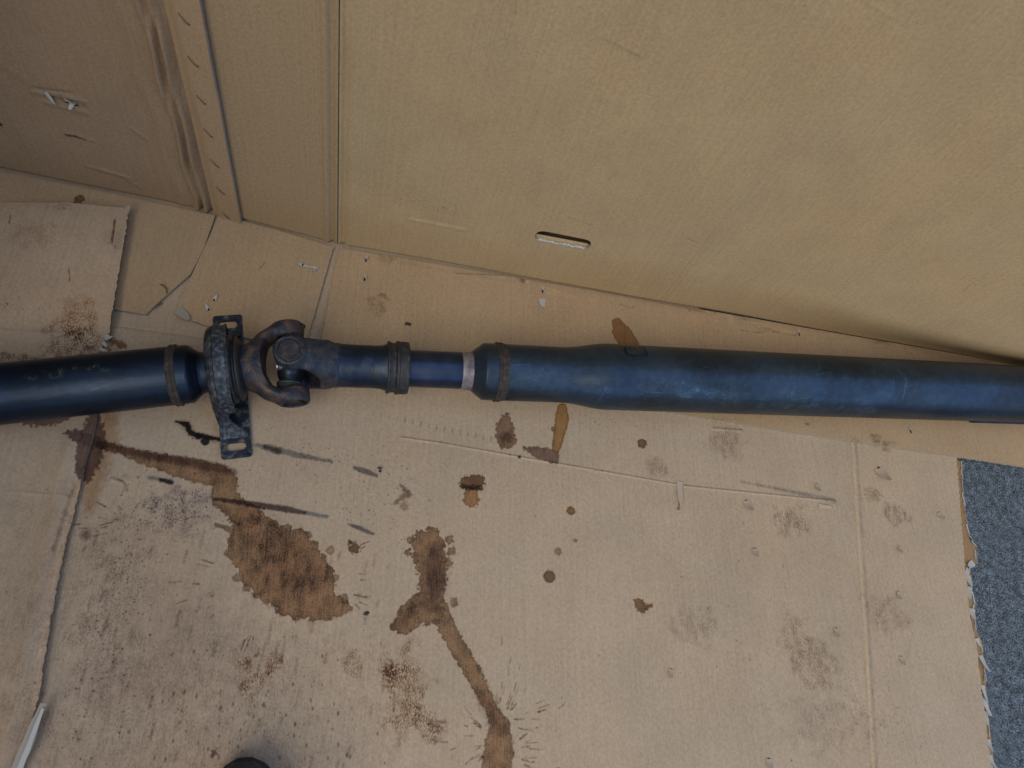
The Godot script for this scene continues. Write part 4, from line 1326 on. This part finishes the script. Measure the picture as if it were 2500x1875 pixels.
func drive_shaft() -> void:
	var joint := Vector3(-0.1033, 0.068, -0.4467)
	var o := thing("drive_shaft", "used blue black two piece drive shaft with universal joint and bearing bracket on cardboard", "drive shaft", Vector3(joint.x, 0, joint.z))
	var home := Transform3D(Basis(), -o.position)
	var tail := Vector3(1.14255, 0.0565, -0.52743)
	var nose := Vector3(-0.45099, 0.0475, -0.37553)
	# frames: x from the joint along each half, y up, z towards the viewer on the rear half
	var rear := home * axis(joint, tail)
	var fr := axis(joint, nose)
	var front := home * Transform3D(Basis(fr.basis.x, fr.basis.y, fr.basis.z), joint)
	var roll := deg_to_rad(7.0)

	# rear half
	var ry := part("rear_yoke", nets(yoke_rear, Vector3(-0.027, -0.064, -0.040), Vector3(0.066, 0.064, 0.040), 0.0021), M.forged, o, rear * Transform3D(Basis(Vector3.RIGHT, roll), Vector3.ZERO))
	part("yoke_weld", lathe([46, 29.5, 47.5, 32.2, 49, 33.0, 51, 32.6, 52, 33.2, 54, 32.6, 56, 31.0]), M.weld, ry)
	part("slip_sleeve", lathe([52, 27, 52, 31.2, 58, 30.6, 80, 30.2, 112, 30.2, 122, 31.0, 128, 33.0, 132, 34.4, 132, 20]), M.black, o, rear)
	part("seal_ring", lathe([129.5, 30, 129.5, 36.4, 130.5, 37.4, 132.5, 37.4, 133.5, 36.2, 137, 35.2, 140.5, 35.2, 141.6, 36.6, 142.5, 38.2, 145.5, 38.4, 147, 37.2, 148.5, 37.6, 157.5, 37.4, 159.3, 36.6, 160, 35.2, 160, 27]), M.rubber, o, rear)
	part("spline_shaft", lathe([150, 26.6, 236, 26.9]), M.blued, o, rear)
	part("bare_band", lathe([235.5, 27.15, 239, 27.4, 246, 27.5, 251.5, 28.6]), M.bare, o, rear)
	var rear_profile := [250.5, 28.2, 252, 29.4, 266.5, 40.6, 268.5, 41.6, 272, 41.8, 300, 41.8, 340, 41.7]
	for k in 29:
		rear_profile.append_array([388.0 + k * 2.6, 41.7 + 8.8 * smoothstep(388.0, 461.0, 388.0 + k * 2.6)])
	rear_profile.append_array([700, 50.6, 1390, 50.6, 1390, 0])
	part("rear_tube", lathe(rear_profile, 1160.0, 240.0, 96), M.rear_tube, o, rear)
	part("weld_ring", lathe([284.5, 41.5, 285.5, 43.4, 287, 44.2, 288.6, 43.6, 289.6, 42.9, 290.8, 43.8, 292.5, 44.0, 294, 43.2, 296.5, 42.6, 300, 41.7]), M.weld, o, rear)
	balance_weight(o, rear, 0.476, deg_to_rad(205), 0.034, 0.016)
	balance_weight(o, rear, 1.14, deg_to_rad(62), 0.12, 0.012)

	# front half, lathe x runs away from the joint to the left
	var fy := part("front_yoke", nets(yoke_front, Vector3(-0.027, -0.040, -0.064), Vector3(0.074, 0.040, 0.064), 0.0021), M.forged_brown, o, front * Transform3D(Basis(Vector3.RIGHT, -roll), Vector3.ZERO))
	fy.set_meta("label", "rust brown front yoke next to the bearing bracket")
	part("dust_shield", lathe([62, 28, 62, 33, 64, 41, 66, 43.5, 68, 44.2, 69, 43.2, 70, 41, 72, 41, 74, 45.5, 76, 46.6, 78, 46.0, 79, 44.0, 80, 42.0, 80, 28]), M.rubber, o, front)
	part("bearing_cushion", lathe([78, 29, 78, 46, 80, 49, 84, 50.5, 98, 50.5, 101, 48, 103, 42, 104, 29]), M.rubber, o, front)
	part("front_neck", lathe([60, 27.5, 118, 27.5, 119, 27.8]), M.black, o, front)
	part("front_tube", lathe([113, 24, 113, 27.6, 116, 28.4, 121, 32.0, 126, 36.6, 128, 38.3, 130, 39.0, 140, 39.2, 200, 39.3, 640, 39.3, 640, 0], 640.0, 0.0, 96), M.front_tube, o, front)
	part("weld_ring", lathe([141, 38.9, 142, 40.6, 143.6, 41.6, 145.2, 41.0, 146.4, 40.3, 148, 41.3, 149.8, 41.4, 151.2, 40.2, 153, 39.1]), M.weld, o, front)

	# cross of the universal joint
	var cr := part("joint_cross", nets(cross_body, Vector3(-0.022, -0.040, -0.040), Vector3(0.022, 0.040, 0.040), 0.0022), M.black, o, rear * Transform3D(Basis(Vector3.RIGHT, roll), Vector3.ZERO))
	for k in 4:
		var spin := Basis(Vector3.RIGHT, PI * 0.5 * k)
		var face := Transform3D(spin * Basis(Vector3(0, 1, 0), Vector3(0, 0, 1), Vector3(1, 0, 0)), Vector3.ZERO)
		part("bearing_cap", lathe([31, 11, 31, 16.6, 35, 16.9, 36.5, 15.0, 53.0, 15.0, 55.0, 14.4, 55.4, 13.2, 54.9, 12.6, 54.7, 0], 1.0, 0.0, 40), M.cap, cr, face)
		part("snap_ring", lathe([55.2, 14.6, 55.2, 16.2, 56.2, 16.2, 56.2, 14.6], 1.0, 0.0, 40), M.weld, cr, face)
		part("seal", lathe([28, 12, 28.5, 17.0, 30.5, 17.6, 32, 17.0, 32, 12], 1.0, 0.0, 32), M.rubber, cr, face)
	part("grease_nipple", lathe([0, 5.5, 9, 5.5, 9.6, 5.0, 9.6, 3.2, 12, 3.2, 13, 3.8, 15, 3.4, 16, 2.0, 16, 0], 1.0, 0.0, 20), M.bright, cr, Transform3D(Basis(Vector3(-0.55, 0.72, 0.42).normalized(), Vector3(0.72, 0.55, 0).normalized(), Vector3(-0.55, 0.72, 0.42).normalized().cross(Vector3(0.72, 0.55, 0).normalized())), Vector3(-0.010, 0.009, 0.006)))

	bracket(o, home)


func balance_weight(o: Node3D, f: Transform3D, s: float, ang: float, len: float, wide: float) -> void:
	var st := SurfaceTool.new()
	st.begin(Mesh.PRIMITIVE_TRIANGLES)
	st.set_smooth_group(-1)
	var r0 := 0.0504
	var r1 := 0.0534
	var span_a := wide / r0 * 0.5
	var P := func(x: float, a: float, r: float) -> Vector3: return Vector3(x, -cos(a) * r, sin(a) * r)
	for k in 6:
		var a := ang - span_a + 2.0 * span_a * k / 6.0
		var b := ang - span_a + 2.0 * span_a * (k + 1) / 6.0
		var n: Vector3 = P.call(0.0, (a + b) * 0.5, 1.0)
		var x0 := s + 0.001
		var x1 := s + len - 0.001
		tri(st, P.call(x0, a, r1), P.call(x1, a, r1), P.call(x1, b, r1), n)
		tri(st, P.call(x0, a, r1), P.call(x1, b, r1), P.call(x0, b, r1), n)
		for e in [[x0, s, -1.0], [x1, s + len, 1.0]]:
			var en := Vector3(e[2], 0, 0) + n * 0.3
			tri(st, P.call(e[0], a, r1), P.call(e[0], b, r1), P.call(e[1], b, r0), en)
			tri(st, P.call(e[0], a, r1), P.call(e[1], b, r0), P.call(e[1], a, r0), en)
	for e in [ang - span_a, ang + span_a]:
		var n := Vector3(0, sin(e), cos(e)) * signf(e - ang)
		tri(st, P.call(s, e, r0), P.call(s + len, e, r0), P.call(s + len - 0.001, e, r1), n)
		tri(st, P.call(s, e, r0), P.call(s + len - 0.001, e, r1), P.call(s + 0.001, e, r1), n)
	st.generate_normals()
	part("balance_weight", st.commit(), M.black, o, f)


func yoke_rear(p: Vector3) -> float:
	# hub along +x, ears up and down (y)
	var q := Vector3(p.x, absf(p.y), p.z)
	var rad := Vector2(p.y, p.z).length()
	var hub := maxf(rad - 0.0315, maxf(0.040 - p.x, p.x - 0.064))
	var flat := Vector3(q.x, q.y, q.z * 0.46)
	var arm := capsule(flat, Vector3(0.046, 0.024, 0), Vector3(0.022, 0.0415, 0), 0.0125, 0.0105)
	arm = minf(arm, capsule(flat, Vector3(0.022, 0.0415, 0), Vector3(0.002, 0.0455, 0), 0.0105, 0.0095))
	var d := smin(hub, arm, 0.010)
	var boss := Vector2(Vector2(q.x, q.z).length() - 0.0208, absf(q.y - 0.0455) - 0.0105)
	var b := minf(maxf(boss.x + 0.003, boss.y + 0.003), 0.0) + Vector2(maxf(boss.x + 0.003, 0), maxf(boss.y + 0.003, 0)).length() - 0.003
	d = smin(d, b, 0.006)
	# bore of the ears and the room for the cross
	d = maxf(d, 0.0158 - Vector2(q.x, q.z).length())
	d = maxf(d, 0.0325 - Vector3(p.x * 0.95, q.y * 0.9, p.z * 0.55).length())
	return d


func yoke_front(p: Vector3) -> float:
	# hub along +x (towards the bearing), ears to both sides (z), arms bowed out like a C
	var q := Vector3(p.x, p.y, absf(p.z))
	var rad := Vector2(p.y, p.z).length()
	var hub := maxf(rad - lerpf(0.0305, 0.0290, smoothstep(0.045, 0.070, p.x)), maxf(0.036 - p.x, p.x - 0.071))
	var flat := Vector3(q.x, q.y * 0.52, q.z)
	var arm := capsule(flat, Vector3(0.046, 0, 0.020), Vector3(0.034, 0, 0.037), 0.0135, 0.0105)
	arm = minf(arm, capsule(flat, Vector3(0.034, 0, 0.037), Vector3(0.018, 0, 0.0465), 0.0105, 0.0100))
	arm = minf(arm, capsule(flat, Vector3(0.018, 0, 0.0465), Vector3(0.0, 0, 0.0485), 0.0100, 0.0095))
	var d := smin(hub, arm, 0.010)
	var boss := Vector2(Vector2(q.x, q.y).length() - 0.0205, absf(q.z - 0.0475) - 0.0110)
	var b := minf(maxf(boss.x + 0.004, boss.y + 0.004), 0.0) + Vector2(maxf(boss.x + 0.004, 0), maxf(boss.y + 0.004, 0)).length() - 0.004
	d = smin(d, b, 0.006)
	d = maxf(d, 0.0158 - Vector2(q.x, q.y).length())
	d = maxf(d, 0.0335 - Vector3(p.x * 0.95, p.y * 0.6, q.z * 0.9).length())
	return d


func cross_body(p: Vector3) -> float:
	var q := Vector3(p.x, absf(p.y), absf(p.z))
	var d := capsule(q, Vector3.ZERO, Vector3(0, 0.036, 0), 0.0145, 0.0105)
	d = smin(d, capsule(q, Vector3.ZERO, Vector3(0, 0, 0.036), 0.0145, 0.0105), 0.008)
	return smin(d, p.length() - 0.0165, 0.006)


func bracket(o: Node3D, home: Transform3D) -> void:
	# frame: x along the shaft (to the right), y up, z across towards the viewer
	var z := Vector3(0.209, -0.022, 0.978).normalized()
	var x := Vector3.UP.cross(z).normalized()
	var y := z.cross(x)
	var f := home * Transform3D(Basis(x, y, z), Vector3(-0.187, 0.0030, -0.4355))
	# the foot plate runs under the shaft from one slotted end to the other
	var plate := slotted_plate(0.0400, 0.2210, 0.0036, 0.0945, 0.0265, 0.0118)
	var bp := part("bracket_base", plate, M.bracket, o, f * Transform3D(Basis(), Vector3(0.0005, 0, 0)))
	bp.set_meta("label", "foot plate of the bracket with a slot at each end")
	# strap arched over the bearing: (z, y) of its middle line, left and right edge along the shaft
	var path := []
	var cx := 0.0595
	for k in 15:
		var a := PI * (k / 14.0)
		path.append([-cos(a) * 0.0580, cx + sin(a) * 0.0580, -0.0106, 0.0050 + 0.002 * sin(a), 1.0])
	var rows := [[-0.083, 0.0052, -0.0188, 0.0186, 0.0], [-0.076, 0.0085, -0.0180, 0.0176, 0.0], [-0.069, 0.017, -0.0168, 0.010, 0.2], [-0.064, 0.028, -0.0150, 0.000, 0.5], [-0.061, 0.040, -0.0122, 0.001, 0.9], [-0.0585, 0.050, -0.0110, 0.0050, 1.0]]
	rows.append_array(path.slice(1, 14))
	rows.append_array([[0.0585, 0.050, -0.0112, 0.0066, 1.0], [0.0598, 0.0445, -0.0118, 0.0070, 1.0], [0.0603, 0.0425, -0.0122, -0.0015, 0.9], [0.0630, 0.030, -0.0150, -0.0040, 0.5], [0.0665, 0.020, -0.0168, 0.000, 0.2], [0.0710, 0.0128, -0.0178, 0.0085, 0.0], [0.0760, 0.0080, -0.0184, 0.0160, 0.0], [0.083, 0.0052, -0.0188, 0.0186, 0.0]])
	# pressed section: a dark face falling away on the left, a ridge, the dusty flat, a raised rim
	part("bracket_strap", strap(rows, [[0.0, 0.0, 0.0], [0.0022, -0.0007, 0.0], [0.0045, 0.0004, 0.0], [-0.0035, 0.0006, 1.0], [-0.0012, -0.0012, 1.0], [0.0, -0.0006, 1.0]], 0.0034), M.dusty, o, f)
	part("bracket_flange", strap(rows.slice(2, rows.size() - 3), [[-0.0108, 0.0095, 2.0], [-0.0085, 0.0045, 2.0], [-0.0045, 0.0016, 2.0], [-0.0006, 0.0001, 2.0]], 0.003), M.bracket, o, f)


func strap(rows: Array, section: Array, th: float) -> ArrayMesh:
	# rows: [z, y, left, right, how much of the flange]; section: [offset, inward, 0 from the left, 1 from the right, 2 flange]
	var st := SurfaceTool.new()
	st.begin(Mesh.PRIMITIVE_TRIANGLES)
	var n := rows.size()
	var m := section.size()
	var pos := func(i: int, e: int, below: float) -> Vector3:
		var a: Array = rows[maxi(i - 1, 0)]
		var b: Array = rows[mini(i + 1, n - 1)]
		var t := Vector2(b[0] - a[0], b[1] - a[1]).normalized()
		var q: Array = section[e]
		var k: float = rows[i][4] if q[2] == 2.0 else 1.0
		var nn: Vector2 = Vector2(t.y, -t.x) * (q[1] * k + below)
		var x: float = (rows[i][3] if q[2] == 1.0 else rows[i][2]) + q[0] * k
		return Vector3(x, rows[i][1] + nn.y, rows[i][0] + nn.x)
	for i in n - 1:
		var up: Vector3 = pos.call(i, 0, -1.0) - pos.call(i, 0, 0.0)
		for e in m - 1:
			for below in [0.0, th]:
				var a: Vector3 = pos.call(i, e, below)
				var b: Vector3 = pos.call(i, e + 1, below)
				var c: Vector3 = pos.call(i + 1, e + 1, below)
				var d: Vector3 = pos.call(i + 1, e, below)
				var out := up if below == 0.0 else -up
				st.set_smooth_group(-1)
				tri(st, a, b, c, out)
				tri(st, a, c, d, out)
		for e in [0, m - 1]:
			var a: Vector3 = pos.call(i, e, 0.0)
			var b: Vector3 = pos.call(i + 1, e, 0.0)
			var c: Vector3 = pos.call(i + 1, e, th)
			var d: Vector3 = pos.call(i, e, th)
			var out := Vector3.LEFT if e == 0 else Vector3.RIGHT
			tri(st, a, b, c, out)
			tri(st, a, c, d, out)
	st.generate_normals()
	return st.commit()


func slotted_plate(wide: float, long: float, th: float, at: float, slot_w: float, slot_l: float) -> ArrayMesh:
	# plate in x (wide) and z (long) with a stadium slot at z = +-at, long across x
	var outer := PackedVector2Array()
	var cr := 0.004
	for q in [[1, 1, 0], [-1, 1, 1], [-1, -1, 2], [1, -1, 3]]:
		for k in 5:
			var a: float = PI * 0.5 * (q[2] + k / 4.0)
			outer.append(Vector2(q[0] * (wide * 0.5 - cr), q[1] * (long * 0.5 - cr)) + Vector2(cos(a), sin(a)) * cr)
	var st := SurfaceTool.new()
	st.begin(Mesh.PRIMITIVE_TRIANGLES)
	st.set_smooth_group(-1)
	var rings := [outer]
	for s in [-1.0, 1.0]:
		var ring := PackedVector2Array()
		for k in 24:
			var a := TAU * (k + 0.5) / 24.0
			ring.append(Vector2(signf(cos(a)) * (slot_w - slot_l) * 0.5, s * at) + Vector2(cos(a), sin(a)) * slot_l * 0.5)
		rings.append(ring)
	var pts := PackedVector2Array()
	for ring in rings:
		for i in ring.size():
			pts.append(ring[i])
			if ring == outer:
				for k in range(1, 8):
					pts.append((ring[i] as Vector2).lerp(ring[(i + 1) % ring.size()], k / 8.0))
	var idx := Geometry2D.triangulate_delaunay(pts)
	for t in idx.size() / 3:
		var a := pts[idx[t * 3]]
		var b := pts[idx[t * 3 + 1]]
		var c := pts[idx[t * 3 + 2]]
		var m := (a + b + c) / 3.0
		if not Geometry2D.is_point_in_polygon(m, outer) or Geometry2D.is_point_in_polygon(m, rings[1]) or Geometry2D.is_point_in_polygon(m, rings[2]):
			continue
		tri(st, Vector3(a.x, th, a.y), Vector3(b.x, th, b.y), Vector3(c.x, th, c.y), Vector3.UP)
		tri(st, Vector3(a.x, 0, a.y), Vector3(b.x, 0, b.y), Vector3(c.x, 0, c.y), Vector3.DOWN)
	for ring in rings:
		var mid := Vector2.ZERO
		for p in ring:
			mid += p / ring.size()
		for i in ring.size():
			var a: Vector2 = ring[i]
			var b: Vector2 = ring[(i + 1) % ring.size()]
			var n := (a + b) * 0.5 - mid
			if ring != outer:
				n = -n
			var n3 := Vector3(n.x, 0, n.y)
			tri(st, Vector3(a.x, th, a.y), Vector3(b.x, th, b.y), Vector3(b.x, 0, b.y), n3)
			tri(st, Vector3(a.x, th, a.y), Vector3(b.x, 0, b.y), Vector3(a.x, 0, a.y), n3)
	st.generate_normals()
	return st.commit()


# ---------------------------------------------------------------- shoe and bits

func loft(rows: Array, seg: int) -> ArrayMesh:
	# rows: [x along, half width, bottom, top, shift]; superellipse sections, closed at both ends
	var st := SurfaceTool.new()
	st.begin(Mesh.PRIMITIVE_TRIANGLES)
	var ring := func(q: Array) -> Array:
		var out := []
		for k in seg:
			var a := TAU * k / seg
			var ca := signf(cos(a)) * pow(absf(cos(a)), 0.75)
			var sa := signf(sin(a)) * pow(absf(sin(a)), 0.75)
			out.append(Vector3(q[4] + ca * q[1], (q[2] + q[3]) * 0.5 + sa * (q[3] - q[2]) * 0.5, -q[0]))
		return out
	for i in rows.size() - 1:
		var a: Array = ring.call(rows[i])
		var b: Array = ring.call(rows[i + 1])
		var mid := Vector3.ZERO
		for v in a:
			mid += v / seg
		for k in seg:
			var n: Vector3 = a[k] - mid
			tri(st, a[k], a[(k + 1) % seg], b[(k + 1) % seg], n)
			tri(st, a[k], b[(k + 1) % seg], b[k], n)
	for e in [0, rows.size() - 1]:
		var a: Array = ring.call(rows[e])
		var mid := Vector3.ZERO
		for v in a:
			mid += v / seg
		for k in seg:
			tri(st, mid, a[k], a[(k + 1) % seg], Vector3(0, 0, 1 if e == 0 else -1))
	st.index()
	st.generate_normals()
	return st.commit()


func shoe() -> void:
	var tip := at_floor([-73, 37], 0.0008)
	var o := thing("shoe", "rounded dark toe of a shoe at the bottom edge of the cardboard", "shoe", tip + Vector3(0, 0, 0.28))
	o.rotation.y = deg_to_rad(4)
	part("sole", loft([[0.0, 0.020, 0.0, 0.022, 0], [0.01, 0.030, 0.0, 0.026, 0], [0.05, 0.034, 0.0, 0.028, 0], [0.11, 0.032, 0.002, 0.022, 0.002], [0.18, 0.044, 0.0, 0.020, 0.003], [0.225, 0.045, 0.0, 0.020, 0.001], [0.258, 0.036, 0.002, 0.022, -0.002], [0.274, 0.022, 0.005, 0.022, -0.004], [0.281, 0.008, 0.008, 0.020, -0.005]], 28), M.sole, o)
	part("upper", loft([[0.004, 0.016, 0.020, 0.085, 0], [0.015, 0.027, 0.018, 0.098, 0], [0.05, 0.032, 0.018, 0.098, 0], [0.09, 0.033, 0.016, 0.094, 0.001], [0.13, 0.036, 0.014, 0.080, 0.002], [0.17, 0.041, 0.012, 0.064, 0.003], [0.21, 0.043, 0.012, 0.053, 0.001], [0.245, 0.037, 0.012, 0.046, -0.002], [0.266, 0.026, 0.014, 0.040, -0.004], [0.277, 0.012, 0.017, 0.033, -0.005]], 28), M.leather, o)
	part("ankle_opening", loft([[0.022, 0.016, 0.090, 0.1002, 0], [0.03, 0.022, 0.090, 0.1006, 0], [0.06, 0.024, 0.090, 0.1002, 0], [0.082, 0.018, 0.088, 0.0985, 0]], 20), M.sole, o)
	for k in 4:
		var s := 0.105 + k * 0.018
		var y := 0.0905 - k * 0.0072
		part("lace", wire_mesh([Vector3(-0.020, y - 0.006, -s), Vector3(-0.010, y, -s - 0.003), Vector3(0.0, y + 0.0025, -s - 0.004), Vector3(0.011, y, -s - 0.003), Vector3(0.022, y - 0.006, -s)], 0.0020), M.sole, o)


func debris() -> void:
	# loose crumbs that one can pick out on the cardboard
	var bits := [[234, -359, "black crumb of dirt below the purple oil patch near the shaft's middle"], [30, -327, "round black grit grain beside the grey scrape under the shaft's seal ring"], [27, -128, "black flake right of the big oil stain's lower tip"], [54, -564, "dark flake on the carton's floor flap above the seal ring"]]
	for i in bits.size():
		var q: Array = bits[i]
		var o := MeshInstance3D.new()
		o.name = numbered("dirt_crumb")
		o.mesh = lathe([-1.8, 0, -1.4, 1.6, -0.2, 2.6, 1.0, 1.9, 1.6, 0], 1.0, 0.0, 7)
		o.set_surface_override_material(0, M.rubber)
		o.transform = Transform3D(Basis(Vector3.UP, i * 1.3).scaled(Vector3(1.5, 0.55, 1.0)), Vector3(q[0] * 0.001, 0.0022 if i < 3 else 0.0074, q[1] * 0.001))
		o.set_meta("label", q[2])
		o.set_meta("category", "dirt")
		o.set_meta("group", "crumbs of dirt on the cardboard")
		add_child(o, true)
